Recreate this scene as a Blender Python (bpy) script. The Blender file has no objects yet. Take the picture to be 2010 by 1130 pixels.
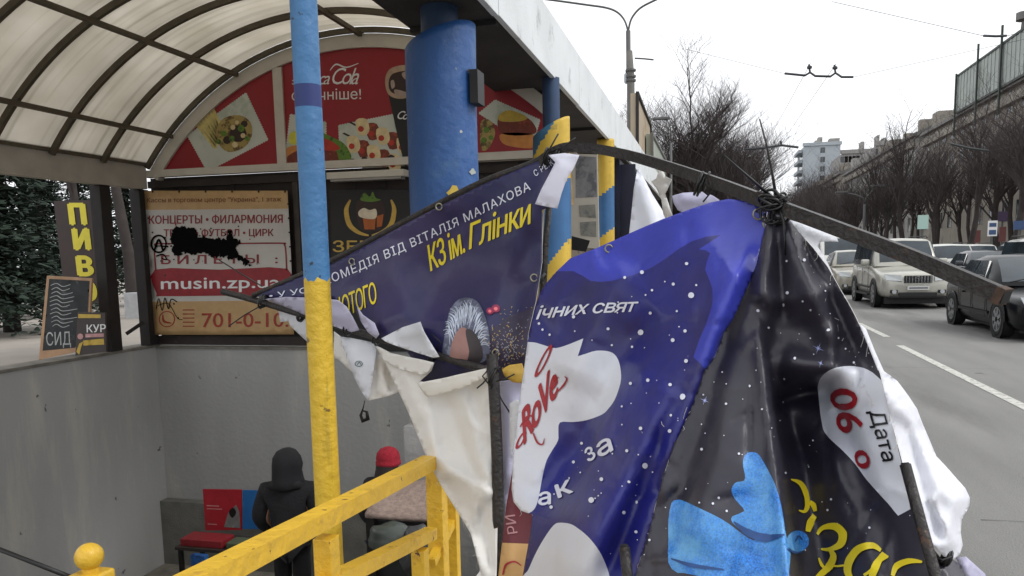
import bpy, bmesh, math, random
import numpy as np
from mathutils import Vector, Matrix, noise
from mathutils.geometry import delaunay_2d_cdt
random.seed(7); rng = np.random.default_rng(7)
sc = bpy.context.scene; COL = sc.collection
PI = math.pi
# ------------------------------------------------------------------ camera
F, CX, CY, EYE = 1563.0, 1005.0, 690.0, 1.58
_s = np.array([(1395-CX)/F, (CY-495)/F, 1.0]); _a = (1270-CX)/F; _b = (_a*_s[0]+1)/_s[1]
AX_S = _s/np.linalg.norm(_s)
AX_U = np.array([-_a, _b, -1.0]); AX_U /= np.linalg.norm(AX_U)
AX_R = np.cross(AX_S, AX_U)
if AX_R[0] < 0: AX_R = -AX_R
W2C = np.array([AX_R, AX_S, AX_U])                      # world rows in camera coordinates
cam_d = bpy.data.cameras.new('camera'); cam = bpy.data.objects.new('camera', cam_d); COL.objects.link(cam)
cam_d.sensor_width = 36; cam_d.lens = F/2010*36; cam_d.shift_y = 125/2010.0
cam_d.clip_start = .05; cam_d.clip_end = 3000
M3 = W2C @ np.diag([1, 1, -1])
cam.matrix_world = Matrix.Translation((0, 0, EYE)) @ Matrix(M3.tolist()).to_4x4()
sc.camera = cam
# ------------------------------------------------------------------ world, sun, exposure
w = bpy.data.worlds.new('World'); sc.world = w; w.use_nodes = True
nt = w.node_tree; nt.nodes.clear()
out = nt.nodes.new('ShaderNodeOutputWorld'); bg = nt.nodes.new('ShaderNodeBackground')
sky = nt.nodes.new('ShaderNodeTexSky'); sky.sky_type = 'NISHITA'; sky.sun_disc = False
sky.sun_elevation = math.radians(48); sky.sun_rotation = math.radians(60); sky.air_density = 1.5; sky.dust_density = 4
hs = nt.nodes.new('ShaderNodeHueSaturation'); hs.inputs['Saturation'].default_value = .12
mx = nt.nodes.new('ShaderNodeMixRGB'); mx.inputs[0].default_value = .82; mx.inputs[2].default_value = (14.2, 14.5, 15.0, 1)
nt.links.new(sky.outputs[0], hs.inputs['Color']); nt.links.new(hs.outputs[0], mx.inputs[1]); nt.links.new(mx.outputs[0], bg.inputs[0])
bg.inputs[1].default_value = .1
nt.links.new(bg.outputs[0], out.inputs[0])
sun_d = bpy.data.lights.new('sun', 'SUN'); sun_d.energy = 1.5; sun_d.angle = math.radians(22); sun_d.color = (1, .97, .93)
sun = bpy.data.objects.new('sun', sun_d); COL.objects.link(sun)
sun.rotation_euler = Vector((.72, -.12, .72)).to_track_quat('Z', 'Y').to_euler()
sc.view_settings.view_transform = 'Standard'; sc.view_settings.look = 'None'
sc.view_settings.exposure = 0; sc.view_settings.gamma = 1
sc.render.film_transparent = False
sc.cycles.max_bounces = 6; sc.cycles.transparent_max_bounces = 8; sc.cycles.caustics_reflective = False; sc.cycles.caustics_refractive = False
# ------------------------------------------------------------------ pixel <-> place
def rays(px, py):
    px = np.asarray(px, float); py = np.asarray(py, float)
    c = np.stack([(px-CX)/F, (CY-py)/F, np.ones_like(px)], -1)
    return c @ W2C.T
E0 = np.array([0, 0, EYE])
def onY(px, py, Y): d = rays(px, py); return d*(np.asarray(Y)/d[..., 1])[..., None] + E0
def onX(px, py, X): d = rays(px, py); return d*(X/d[..., 0])[..., None] + E0
def onZ(px, py, Z): d = rays(px, py); return d*((Z-EYE)/d[..., 2])[..., None] + E0
def V(a): return Vector([float(x) for x in a])
# ------------------------------------------------------------------ materials
def lin(c):
    if isinstance(c, (int, float)): c = (c, c, c)
    return tuple((x/255/12.92 if x/255 <= .04045 else ((x/255+.055)/1.055)**2.4) for x in c)
MC = {}
def mat(name, rgb, rough=.6, metal=0, var=.12, scale=6, bump=.0, bscale=40, spec=.5, rgb2=None, thr=None, scale2=3, coat=0, streak=None, detail=5, chips=None, soft=.09):
    """procedural surface: base colour with two scales of noise, optional patches of rgb2 (dirt, chips), fine bump. rgb is sRGB 0-255 of the material itself"""
    if name in MC: return MC[name]
    m = bpy.data.materials.new(name); m.use_nodes = True; MC[name] = m
    n = m.node_tree; b = n.nodes['Principled BSDF']; L = n.links.new
    tc = n.nodes.new('ShaderNodeTexCoord')
    mp = n.nodes.new('ShaderNodeMapping'); L(tc.outputs['Object'], mp.inputs[0])
    if streak: mp.inputs['Scale'].default_value = streak
    c = lin(rgb)
    n1 = n.nodes.new('ShaderNodeTexNoise'); n1.inputs['Scale'].default_value = scale; n1.inputs['Detail'].default_value = detail; L(mp.outputs[0], n1.inputs[0])
    r1 = n.nodes.new('ShaderNodeValToRGB'); L(n1.outputs[0], r1.inputs[0])
    r1.color_ramp.elements[0].position = .3; r1.color_ramp.elements[1].position = .7
    r1.color_ramp.elements[0].color = (*[x*(1-var) for x in c], 1); r1.color_ramp.elements[1].color = (*[min(1, x*(1+var)) for x in c], 1)
    col = r1.outputs[0]
    if rgb2 is not None:
        n2 = n.nodes.new('ShaderNodeTexNoise'); n2.inputs['Scale'].default_value = scale2; n2.inputs['Detail'].default_value = 8; n2.inputs['Roughness'].default_value = .65; L(mp.outputs[0], n2.inputs[0])
        r2 = n.nodes.new('ShaderNodeValToRGB'); L(n2.outputs[0], r2.inputs[0])
        t = thr or .58
        r2.color_ramp.elements[0].position = t; r2.color_ramp.elements[1].position = min(1, t+soft)
        mm = n.nodes.new('ShaderNodeMixRGB'); L(r2.outputs[0], mm.inputs[0]); L(col, mm.inputs[1]); mm.inputs[2].default_value = (*lin(rgb2), 1); col = mm.outputs[0]
    if chips:
        n4 = n.nodes.new('ShaderNodeTexNoise'); n4.inputs['Scale'].default_value = chips[2]; n4.inputs['Detail'].default_value = 6; n4.inputs['Roughness'].default_value = .6; L(tc.outputs['Object'], n4.inputs[0])
        r4 = n.nodes.new('ShaderNodeValToRGB'); L(n4.outputs[0], r4.inputs[0]); r4.color_ramp.elements[0].position = chips[1]; r4.color_ramp.elements[1].position = chips[1]+.02
        m4 = n.nodes.new('ShaderNodeMixRGB'); L(r4.outputs[0], m4.inputs[0]); L(col, m4.inputs[1]); m4.inputs[2].default_value = (*lin(chips[0]), 1); col = m4.outputs[0]
    L(col, b.inputs['Base Color'])
    b.inputs['Roughness'].default_value = rough; b.inputs['Metallic'].default_value = metal
    b.inputs['Specular IOR Level'].default_value = spec
    if coat: b.inputs['Coat Weight'].default_value = coat; b.inputs['Coat Roughness'].default_value = .08
    if bump:
        n3 = n.nodes.new('ShaderNodeTexNoise'); n3.inputs['Scale'].default_value = bscale; n3.inputs['Detail'].default_value = 4; L(tc.outputs['Object'], n3.inputs[0])
        bp = n.nodes.new('ShaderNodeBump'); bp.inputs['Strength'].default_value = bump; bp.inputs['Distance'].default_value = .02; L(n3.outputs[0], bp.inputs['Height']); L(bp.outputs[0], b.inputs['Normal'])
    return m
def M_poly():
    if 'polycarbonate' in MC: return MC['polycarbonate']
    m = bpy.data.materials.new('polycarbonate'); m.use_nodes = True; MC['polycarbonate'] = m
    n = m.node_tree; L = n.links.new; n.nodes.remove(n.nodes['Principled BSDF']); o = n.nodes['Material Output']
    tc = n.nodes.new('ShaderNodeTexCoord'); ns = n.nodes.new('ShaderNodeTexNoise'); ns.inputs['Scale'].default_value = 1.3; ns.inputs['Detail'].default_value = 6; L(tc.outputs['Object'], ns.inputs[0])
    r = n.nodes.new('ShaderNodeValToRGB'); L(ns.outputs[0], r.inputs[0])
    r.color_ramp.elements[0].position = .3; r.color_ramp.elements[0].color = (.70, .66, .58, 1)
    r.color_ramp.elements[1].position = .68; r.color_ramp.elements[1].color = (.84, .80, .73, 1)
    mp = n.nodes.new('ShaderNodeMapping'); mp.inputs['Scale'].default_value = (.25, 9, .25); L(tc.outputs['Object'], mp.inputs[0])
    n2 = n.nodes.new('ShaderNodeTexNoise'); n2.inputs['Scale'].default_value = 1; L(mp.outputs[0], n2.inputs[0])
    r2 = n.nodes.new('ShaderNodeValToRGB'); L(n2.outputs[0], r2.inputs[0]); r2.color_ramp.elements[0].position = .3; r2.color_ramp.elements[0].color = (.82, .82, .80, 1); r2.color_ramp.elements[1].position = .5; r2.color_ramp.elements[1].color = (1, 1, 1, 1)
    mu = n.nodes.new('ShaderNodeMixRGB'); mu.blend_type = 'MULTIPLY'; mu.inputs[0].default_value = 1; L(r.outputs[0], mu.inputs[1]); L(r2.outputs[0], mu.inputs[2])
    t = n.nodes.new('ShaderNodeBsdfTranslucent'); d = n.nodes.new('ShaderNodeBsdfDiffuse'); L(mu.outputs[0], t.inputs[0]); L(mu.outputs[0], d.inputs[0])
    mi = n.nodes.new('ShaderNodeMixShader'); mi.inputs[0].default_value = .25; L(t.outputs[0], mi.inputs[1]); L(d.outputs[0], mi.inputs[2])
    g = n.nodes.new('ShaderNodeBsdfGlossy'); g.inputs['Roughness'].default_value = .25
    m2 = n.nodes.new('ShaderNodeMixShader'); m2.inputs[0].default_value = .05; L(mi.outputs[0], m2.inputs[1]); L(g.outputs[0], m2.inputs[2]); L(m2.outputs[0], o.inputs[0])
    return m
def glass(name, rgb, rough=.06):
    return mat(name, rgb, rough, var=.05, spec=.8)
def emis(name, rgb, k):
    m = bpy.data.materials.new(name); m.use_nodes = True; b = m.node_tree.nodes['Principled BSDF']
    b.inputs['Emission Color'].default_value = (*rgb, 1); b.inputs['Emission Strength'].default_value = k; return m
# ------------------------------------------------------------------ objects
def tag(o, label=None, cat=None, group=None, kind=None):
    if label: o['label'] = label
    if cat: o['category'] = cat
    if group: o['group'] = group
    if kind: o['kind'] = kind
    return o
def empty(name, loc, label=None, cat=None, group=None):
    o = bpy.data.objects.new(name, None); COL.objects.link(o); o.location = V(loc); o.empty_display_size = .1
    return tag(o, label, cat, group)
def link(name, me, parent=None):
    o = bpy.data.objects.new(name, me); COL.objects.link(o)
    if parent is not None:
        o.parent = parent
        p = parent; L = Vector((0, 0, 0))
        while p is not None: L += p.location; p = p.parent
        o.location = -L                                   # meshes are written in place; the thing's origin sits at its base
    return o
def mk(name, vs, fs, mats, parent=None, smooth=False, mi=None):
    me = bpy.data.meshes.new(name); me.from_pydata([tuple(map(float, v)) for v in vs], [], [tuple(f) for f in fs])
    for m in (mats if isinstance(mats, (list, tuple)) else [mats]): me.materials.append(m)
    if mi is not None: me.polygons.foreach_set('material_index', mi)
    if smooth: me.polygons.foreach_set('use_smooth', [True]*len(me.polygons))
    me.update()
    o = link(name, me, None)
    if parent is not None:
        o.parent = parent; p = parent; L = Vector((0, 0, 0))
        while p is not None:
            L += p.location; p = p.parent
        o.location = -L
    return o
class MB:
    def __init__(s): s.v = []; s.f = []; s.m = []
    def add(s, vs, fs, m=0):
        k = len(s.v); s.v += [tuple(map(float, v)) for v in vs]; s.f += [tuple(i+k for i in f) for f in fs]; s.m += [m]*len(fs); return s
    def box(s, x0, x1, y0, y1, z0, z1, m=0, bev=0):
        if bev:
            b = bev; vs = []; 
            bm = bmesh.new(); bmesh.ops.create_cube(bm, size=1)
            for v in bm.verts: v.co = Vector(((x0+x1)/2+v.co.x*(x1-x0), (y0+y1)/2+v.co.y*(y1-y0), (z0+z1)/2+v.co.z*(z1-z0)))
            bmesh.ops.bevel(bm, geom=list(bm.edges), offset=b, segments=2, affect='EDGES', profile=.6)
            bm.verts.index_update(); r = s.add([v.co for v in bm.verts], [[v.index for v in f.verts] for f in bm.faces], m); bm.free(); return r
        return s.add([(x0,y0,z0),(x1,y0,z0),(x1,y1,z0),(x0,y1,z0),(x0,y0,z1),(x1,y0,z1),(x1,y1,z1),(x0,y1,z1)],
                     [(0,3,2,1),(4,5,6,7),(0,1,5,4),(1,2,6,5),(2,3,7,6),(3,0,4,7)], m)
    def tube(s, pts, r, n=8, m=0, cap=True, ph=0.0):
        pts = [V(p) for p in pts]; rs = r if isinstance(r, (list, tuple)) else [r]*len(pts)
        vs = []; up = None
        for i, p in enumerate(pts):
            t = (pts[min(i+1, len(pts)-1)]-pts[max(i-1, 0)]).normalized()
            if up is None: up = Vector((0, 0, 1)) if abs(t.z) < .9 else Vector((1, 0, 0))
            a = t.cross(up).normalized(); b = a.cross(t).normalized(); up = b
            for k in range(n): vs.append(p+(a*math.cos(2*PI*k/n+ph)+b*math.sin(2*PI*k/n+ph))*rs[i])
        fs = [(i*n+k, i*n+(k+1) % n, (i+1)*n+(k+1) % n, (i+1)*n+k) for i in range(len(pts)-1) for k in range(n)]
        if cap: fs += [tuple(range(n))[::-1], tuple((len(pts)-1)*n+k for k in range(n))]
        return s.add(vs, fs, m)
    def bar(s, a, b, w, h, m=0, side=None):
        """rectangular bar a->b, w across, h up"""
        a, b = V(a), V(b); t = (b-a).normalized(); up = Vector((0, 0, 1)) if abs(t.z) < .95 else Vector((0, 1, 0))
        x = t.cross(up).normalized(); z = x.cross(t).normalized(); vs = []
        for p in (a, b):
            for i, j in ((-1,-1),(1,-1),(1,1),(-1,1)): vs.append(p+x*(w/2*i)+z*(h/2*j))
        return s.add(vs, [(0,1,2,3)[::-1],(4,5,6,7),(0,1,5,4),(1,2,6,5),(2,3,7,6),(3,0,4,7)], m)
    def lathe(s, c, prof, n=16, m=0):
        vs = [(c[0]+r*math.cos(2*PI*k/n), c[1]+r*math.sin(2*PI*k/n), c[2]+z) for r, z in prof for k in range(n)]
        fs = [(i*n+k, i*n+(k+1) % n, (i+1)*n+(k+1) % n, (i+1)*n+k) for i in range(len(prof)-1) for k in range(n)]
        return s.add(vs, fs, m)
    def build(s, name, mats, parent=None, smooth=False): return mk(name, s.v, s.f, mats, parent, smooth, s.m)
def box(name, x0, x1, y0, y1, z0, z1, m, parent=None, bev=0): return MB().box(x0, x1, y0, y1, z0, z1, 0, bev).build(name, m, parent)
def tube(name, pts, r, m, parent=None, n=8, smooth=True): return MB().tube(pts, r, n).build(name, m, parent, smooth)
def copy_tree(o, parent=None):
    c = o.copy(); COL.objects.link(c)
    if parent is not None: c.parent = parent
    for ch in list(o.children): copy_tree(ch, c)
    return c
# ------------------------------------------------------------------ sheets: cloth and flat print
def dens(poly, step):
    r = []; n = len(poly)
    for i in range(n):
        a, b = np.array(poly[i], float), np.array(poly[(i+1) % n], float); k = max(1, int(np.linalg.norm(b-a)/step))
        for j in range(k): r.append(tuple(a+(b-a)*j/k))
    return r
def spl(pts, k=5, closed=True):
    """catmull-rom through the points"""
    P = [np.array(p, float) for p in pts]; n = len(P); r = []
    for i in range(n if closed else n-1):
        g = (lambda j: P[j % n]) if closed else (lambda j: P[max(0, min(n-1, j))])
        p0, p1, p2, p3 = g(i-1), g(i), g(i+1), g(i+2)
        for j in range(k):
            t = j/k; r.append(tuple(.5*(2*p1+(p2-p0)*t+(2*p0-5*p1+4*p2-p3)*t*t+(3*p1-p0-3*p2+p3)*t**3)))
    if not closed: r.append(tuple(P[-1]))
    return r
def inside(x, y, poly):
    p = np.array(poly); r = np.zeros(np.shape(x), bool); j = len(p)-1
    for i in range(len(p)):
        c = ((p[i, 1] > y) != (p[j, 1] > y))
        with np.errstate(all='ignore'): r ^= c & (x < (p[j, 0]-p[i, 0])*(y-p[i, 1])/(p[j, 1]-p[i, 1]+1e-12)+p[i, 0])
        j = i
    return r
def surf(Yf, px, py, k=0.0):
    """points of the surface and its normals towards the viewer's side; k = metres off the surface"""
    px = np.asarray(px, float); py = np.asarray(py, float); e = 1.5
    P = onY(px, py, Yf(px, py))
    tx = onY(px+e, py, Yf(px+e, py))-onY(px-e, py, Yf(px-e, py)); ty = onY(px, py+e, Yf(px, py+e))-onY(px, py-e, Yf(px, py-e))
    n = np.cross(ty, tx); n /= np.linalg.norm(n, axis=-1)[..., None]
    n *= np.sign(((E0-P)*n).sum(-1))[..., None]
    return P+n*k, n
def const(Y): return lambda x, y: np.full(np.shape(x), float(Y))
def cloth(name, outline, Yf, mats, parent=None, step=9, th=.0015, k=0, regions=(), back=None, smooth=True):
    """sheet with real folds; regions = [(polygon, slot)] printed areas; back = material of the reverse"""
    o = dens(outline, step); X = [p[0] for p in o]; Yv = [p[1] for p in o]
    pts = list(o); edges = [(i, (i+1) % len(o)) for i in range(len(o))]
    gx, gy = np.meshgrid(np.arange(min(X), max(X), step), np.arange(min(Yv), max(Yv), step))
    gx = gx+rng.uniform(-.25, .25, gx.shape)*step; gy = gy+rng.uniform(-.25, .25, gy.shape)*step
    m = inside(gx, gy, o); pts += list(zip(gx[m], gy[m]))
    for poly, _ in regions:
        q = dens(poly, step); a = len(pts); pts += q; edges += [(a+i, a+(i+1) % len(q)) for i in range(len(q))]
    r = delaunay_2d_cdt([Vector((float(p[0]), float(p[1]))) for p in pts], edges, [], 0, 1e-3)
    v2 = np.array([(v.x, v.y) for v in r[0]]); tri = np.array([f for f in r[2] if len(f) == 3])
    cen = v2[tri].mean(1); keep = inside(cen[:, 0], cen[:, 1], o); tri = tri[keep]; cen = cen[keep]
    used = np.unique(tri); rm = -np.ones(len(v2), int); rm[used] = np.arange(len(used)); v2 = v2[used]; tri = rm[tri]
    mi = np.zeros(len(tri), int)
    for poly, s in regions: mi[inside(cen[:, 0], cen[:, 1], poly)] = s
    P, n = surf(Yf, v2[:, 0], v2[:, 1], k)
    a = P[tri]; fn = np.cross(a[:, 1]-a[:, 0], a[:, 2]-a[:, 0]); fl = (fn*(E0-a.mean(1))).sum(1) < 0
    tri[fl] = tri[fl][:, ::-1]
    vs = P; fs = [tuple(t) for t in tri.tolist()]; mm = mi.tolist(); mats = list(mats) if isinstance(mats, (list, tuple)) else [mats]
    if th:
        N = len(P); vs = np.concatenate([P, P-n*th]); bs = len(mats); mats.append(back or mats[0])
        fs += [(t[0]+N, t[2]+N, t[1]+N) for t in tri.tolist()]; mm += [bs]*len(tri)
        ec = {}
        for t in tri.tolist():
            for i in range(3):
                e = (t[i], t[(i+1) % 3])
                if (e[1], e[0]) in ec: del ec[(e[1], e[0])]
                else: ec[e] = 1
        for e in ec: fs.append((e[1], e[0], e[0]+N, e[1]+N)); mm.append(bs)
    return mk(name, vs, fs, mats, parent, smooth, mm)
def prints(name, polys, Yf, m, parent, k=.002, smooth=True):
    """small flat-printed shapes lying on a surface, one part"""
    mb = MB()
    for p in polys:
        q = np.array(p, float); big = max(np.ptp(q[:, 0]), np.ptp(q[:, 1])) > 14
        if big:                                          # larger shapes get inner points so that they follow the cloth
            o = dens(p, 6); g = np.meshgrid(np.arange(q[:, 0].min()+3, q[:, 0].max(), 6), np.arange(q[:, 1].min()+3, q[:, 1].max(), 6)); m_ = inside(g[0], g[1], o)
            r = delaunay_2d_cdt([Vector((float(a), float(b))) for a, b in o+list(zip(g[0][m_], g[1][m_]))], [(i, (i+1) % len(o)) for i in range(len(o))], [], 0, 1e-3)
            q = np.array([(v.x, v.y) for v in r[0]]); tri = np.array([t for t in r[2] if len(t) == 3]); c = q[tri].mean(1); tri = tri[inside(c[:, 0], c[:, 1], o)]
            P, n = surf(Yf, q[:, 0], q[:, 1], k); mb.add(P, tri.tolist()); continue
        P, n = surf(Yf, q[:, 0], q[:, 1], k)
        mb.add(P, [tuple(range(len(q)))])
    me = mb.build(name, m, parent, smooth); return me
def blob(x, y, r, n=8, a=1): return [(x+r*math.cos(2*PI*i/n), y+r*a*math.sin(2*PI*i/n)) for i in range(n)]
_tx = {}
def text2d(s, bold=0.0, sp=1.0):
    key = (s, bold, sp)
    if key in _tx: return _tx[key]
    cu = bpy.data.curves.new('t', 'FONT'); cu.body = s; cu.size = 1; cu.offset = bold; cu.space_character = sp; cu.resolution_u = 3; cu.fill_mode = 'NONE'
    ob = bpy.data.objects.new('t', cu); COL.objects.link(ob)
    bpy.context.view_layer.update(); dg = bpy.context.evaluated_depsgraph_get()
    me = bpy.data.meshes.new_from_object(ob.evaluated_get(dg)); v = np.array([(p.co.x, p.co.y) for p in me.vertices]); ed = [tuple(e.vertices) for e in me.edges]
    nb = {}
    for a, b in ed: nb.setdefault(a, []).append(b); nb.setdefault(b, []).append(a)
    seen = set(); loops = []
    for st_ in sorted(nb):
        if st_ in seen: continue
        lp = [st_]; seen.add(st_); cur = st_+1 if st_+1 in nb[st_] else nb[st_][0]
        while cur not in seen:
            lp.append(cur); seen.add(cur); nx = [x for x in nb[cur] if x not in seen]
            if not nx: break
            cur = nx[0]
        if len(lp) > 2: loops.append(lp)
    r = delaunay_2d_cdt([Vector(p) for p in v.tolist()], [(lp[i], lp[(i+1) % len(lp)]) for lp in loops for i in range(len(lp))], [], 0, 1e-5)
    v2 = np.array([(p.x, p.y) for p in r[0]]); tri = np.array([t for t in r[2] if len(t) == 3]); c = v2[tri].mean(1); wn = np.zeros(len(c))
    for lp in loops:                                     # non-zero winding, so overlapping strokes of a letter stay filled once
        P_ = v[lp]; sg = np.sign(np.sum(P_[:, 0]*np.roll(P_[:, 1], -1)-np.roll(P_[:, 0], -1)*P_[:, 1])); wn += sg*inside(c[:, 0], c[:, 1], P_)
    f = [tuple(t) for t in tri[np.abs(wn) > .5].tolist()]; v = v2
    bpy.data.objects.remove(ob); bpy.data.curves.remove(cu); bpy.data.meshes.remove(me)
    _tx[key] = (v, f); return _tx[key]
def letter(name, s, x0, y0, x1, y1, h, Yf, m, parent, k=.0025, bold=.01, shear=0, sp=1.0, cut=9, arc=0, lean=None, label=None):
    """a line of lettering: baseline (x0,y0)-(x1,y1) in photograph pixels, h = capital height"""
    v, f = text2d(s, 0.0, sp); v = v.copy(); bold = max(0, bold); wd = v[:, 0].max()-v[:, 0].min(); v[:, 0] = (v[:, 0]-v[:, 0].min())/wd
    v[:, 1] /= .729
    bx = np.array([x1-x0, y1-y0], float); L = np.linalg.norm(bx); bx /= L
    up = np.array([bx[1], -bx[0]]) if lean is None else np.array(lean, float)
    q = [(p[0]*L+p[1]*h*shear, p[1]*h) for p in v]; fs = []; todo = [tuple(t) for t in f]
    while todo:
        t = todo.pop(); e = [math.dist(q[t[i]], q[t[(i+1) % 3]]) for i in range(3)]; m_ = max(range(3), key=lambda i: e[i])
        if not cut or e[m_] <= cut: fs.append(t); continue
        a_, b_, c_ = t[m_], t[(m_+1) % 3], t[(m_+2) % 3]; q.append(((q[a_][0]+q[b_][0])/2, (q[a_][1]+q[b_][1])/2)); n_ = len(q)-1; todo += [(a_, n_, c_), (n_, b_, c_)]
    q = np.array(q)
    px = x0+bx[0]*q[:, 0]+up[0]*q[:, 1]; py = y0+bx[1]*q[:, 0]+up[1]*q[:, 1]
    if arc: t = q[:, 0]/L; py = py-4*arc*t*(1-t)
    P, n = surf(Yf, px, py, k); V_ = list(P); nf = len(fs); base = list(fs)
    if bold > .002:                                      # heavier weight: overprint shifted copies a hair apart
        d = bold*h*1.25; fs = list(base)
        for i, (ax, ay) in enumerate(((-d, 0), (d, 0), (0, -d*.6), (0, d*.6))):
            Pi, _ = surf(Yf, px+bx[0]*ax+up[0]*ay, py+bx[1]*ax+up[1]*ay, k+.00012*(i+1)*(1 if k < .02 else 2)); o_ = len(V_); V_ += list(Pi); fs += [tuple(j+o_ for j in q_) for q_ in base]
    o = mk(name, V_, fs, m, parent, True)
    if label: o['label'] = label
    return o
def ribbon(pts, ws):
    """outline of a stroke with changing width"""
    p = np.array(spl(pts, 5, False)); w = np.interp(np.linspace(0, 1, len(p)), np.linspace(0, 1, len(ws)), ws)
    t = np.gradient(p, axis=0); t /= np.linalg.norm(t, axis=1)[:, None]+1e-9; n = np.stack([-t[:, 1], t[:, 0]], 1)
    return [p+n*w[:, None]/2, p-n*w[:, None]/2]
def strokes(name, lst, Yf, m, parent, k=.0025):
    mb = MB()
    for pts, ws in lst:
        a, b = ribbon(pts, ws); n = len(a); q = np.concatenate([a, b]); P, _ = surf(Yf, q[:, 0], q[:, 1], k)
        mb.add(P, [(i, i+1, n+i+1, n+i) for i in range(n-1)])
    return mb.build(name, m, parent, True)
def tps(ctrl):
    """smooth depth through control points (x, y, Y)"""
    c = np.array(ctrl, float); n = len(c); q = c[:, :2]/500
    d = np.linalg.norm(q[:, None]-q[None], axis=-1); K = np.where(d > 0, d*d*np.log(d+1e-12), 0)
    A = np.zeros((n+3, n+3)); A[:n, :n] = K+np.eye(n)*1e-4; A[:n, n] = 1; A[:n, n+1:] = q; A[n, :n] = 1; A[n+1:, :n] = q.T
    s = np.linalg.solve(A, np.concatenate([c[:, 2], [0, 0, 0]]))
    def f(x, y):
        x = np.asarray(x, float)/500; y = np.asarray(y, float)/500
        r = s[n]+s[n+1]*x+s[n+2]*y
        for i in range(n):
            dd = (x-q[i, 0])**2+(y-q[i, 1])**2; r = r+s[i]*.5*dd*np.log(dd+1e-12)
        return r
    return f
def folds(base, lst, nz=(.006, 90, 60), cr=None):
    """base depth + ridges (x0,y0,x1,y1,width,amp[,asym]) amp>0 comes towards the street camera side + crumple"""
    crs = []
    if cr:                                               # sharp small creases: (count, x0, y0, x1, y1, amp, seed)
        q = random.Random(cr[6])
        for i in range(cr[0]): cx_, cy_ = q.uniform(cr[1], cr[3]), q.uniform(cr[2], cr[4]); an = q.uniform(0, PI) if q.random() < .5 else q.gauss(1.9, .35); ln = q.uniform(30, 110); crs.append((cx_, cy_, math.cos(an), math.sin(an), ln, q.uniform(3.5, 12), q.uniform(.3, 1)*cr[5]*q.choice((-1, 1))))
    def f(x, y):
        x = np.asarray(x, float); y = np.asarray(y, float); r = base(x, y)
        for (cx_, cy_, dx_, dy_, ln, w_, a_) in crs:
            t = ((x-cx_)*dx_+(y-cy_)*dy_)/ln; s = (x-cx_)*-dy_+(y-cy_)*dx_; g = np.clip(1-t*t, 0, 1); r = r-a_*g*g*np.exp(-np.sqrt((s/w_)**2+.02))
        for l in lst:
            if l[0] == 'step':                           # one side of the crease line hangs deeper than the other
                _, x0, y0, x1, y1, w, a, reach = l; d = np.array([x1-x0, y1-y0], float); L = np.linalg.norm(d); d /= L; t = ((x-x0)*d[0]+(y-y0)*d[1])/L; s = -((x-x0)*-d[1]+(y-y0)*d[0])
                e = np.clip(np.minimum(t, 1-t)*4, 0, 1); e = e*e*(3-2*e); r = r+a*e/(1+np.exp(-np.clip(s/w, -30, 30)))*np.exp(-np.clip(s, 0, None)/reach); continue
            x0, y0, x1, y1, w, a = l[:6]; asy = l[6] if len(l) > 6 else 1.0
            d = np.array([x1-x0, y1-y0], float); L = np.linalg.norm(d); d /= L
            t = ((x-x0)*d[0]+(y-y0)*d[1])/L; s = (x-x0)*-d[1]+(y-y0)*d[0]
            ww = w*(.35+.65*np.clip(t, 0, 1)) if asy < 0 else w
            aa = abs(asy); sw = np.where(s > 0, ww*aa, ww/aa)
            e = np.clip(1-np.abs(t-.5)*2, 0, None); e = np.clip(e*3, 0, 1); e = e*e*(3-2*e)
            r = r-a*e*np.exp(-np.sqrt((s/sw)**2+.35)*1.7+1.0)
        if nz:
            A, sx, sy = nz
            r = r+A*(np.sin(x/sx+1.3*np.sin(y/sy*.7+x/sx*.4))+.6*np.sin((x*.6+y)/sy*1.7+1.7*np.sin(x/sx*1.3)))
            r = r+A*.35*np.sin((x*1.1-y*.7)/sx*3.1+2*np.sin(y/sy*2.2))
        return r
    return f
def w2p(X, Y, Z):
    c = W2C.T @ np.array([X, Y, Z-EYE]); return (CX+F*c[0]/c[2], CY-F*c[1]/c[2])
# ------------------------------------------------------------------ palette
concrete = mat('wall_concrete', (166,166,165), .88, var=.10, scale=.9, rgb2=(184,182,174), thr=.54, scale2=.9, bump=.4, bscale=16, streak=(1.5,1.5,.28), chips=((92,92,88), .69, 3.5))
coping_m = mat('coping', (120,116,108), .9, var=.25, scale=5, bump=.4)
paving_m = mat('plaza_paving', (150,143,134), .9, var=.1, scale=1.5, bump=.3, bscale=60)
asphalt = mat('asphalt', (122,121,118), .82, var=.14, scale=2.2, rgb2=(104,103,101), thr=.54, scale2=.5, bump=.5, bscale=90, detail=9, streak=(1, .16, 1), chips=((92,91,89), .67, 1.7))
marking = mat('road_paint', (186,185,178), .75, var=.15, scale=8, rgb2=(130,129,126), thr=.53, scale2=14)
kerb_m = mat('kerb_stone', (130,128,124), .85, var=.2, scale=4, bump=.3)
soil_m = mat('ground_soil', (92,88,80), .95, var=.2, scale=.3, bump=.3)
dark_steel = mat('dark_steel', (34,31,29), .5, .3, var=.35, scale=14, rgb2=(64,46,34), thr=.62, scale2=18, bump=.2, bscale=60)
rib_m = mat('rib_steel', (84,76,62), .65, .1, var=.2, scale=8)
beam_m = mat('edge_beam_paint', (168,162,152), .7, var=.12, scale=3, bump=.1)
brown_m = mat('dark_brown_board', (44,36,33), .7, var=.3, scale=5, rgb2=(62,50,44), thr=.6, scale2=8)
cream = mat('cream_frame', (196,190,178), .55, var=.08, scale=4, rgb2=(160,152,138), thr=.66, scale2=9)
yellow = mat('yellow_paint', (218,178,38), .45, var=.08, scale=9, rgb2=(176,138,40), thr=.60, scale2=11, bump=.35, bscale=30, coat=.1)
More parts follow.
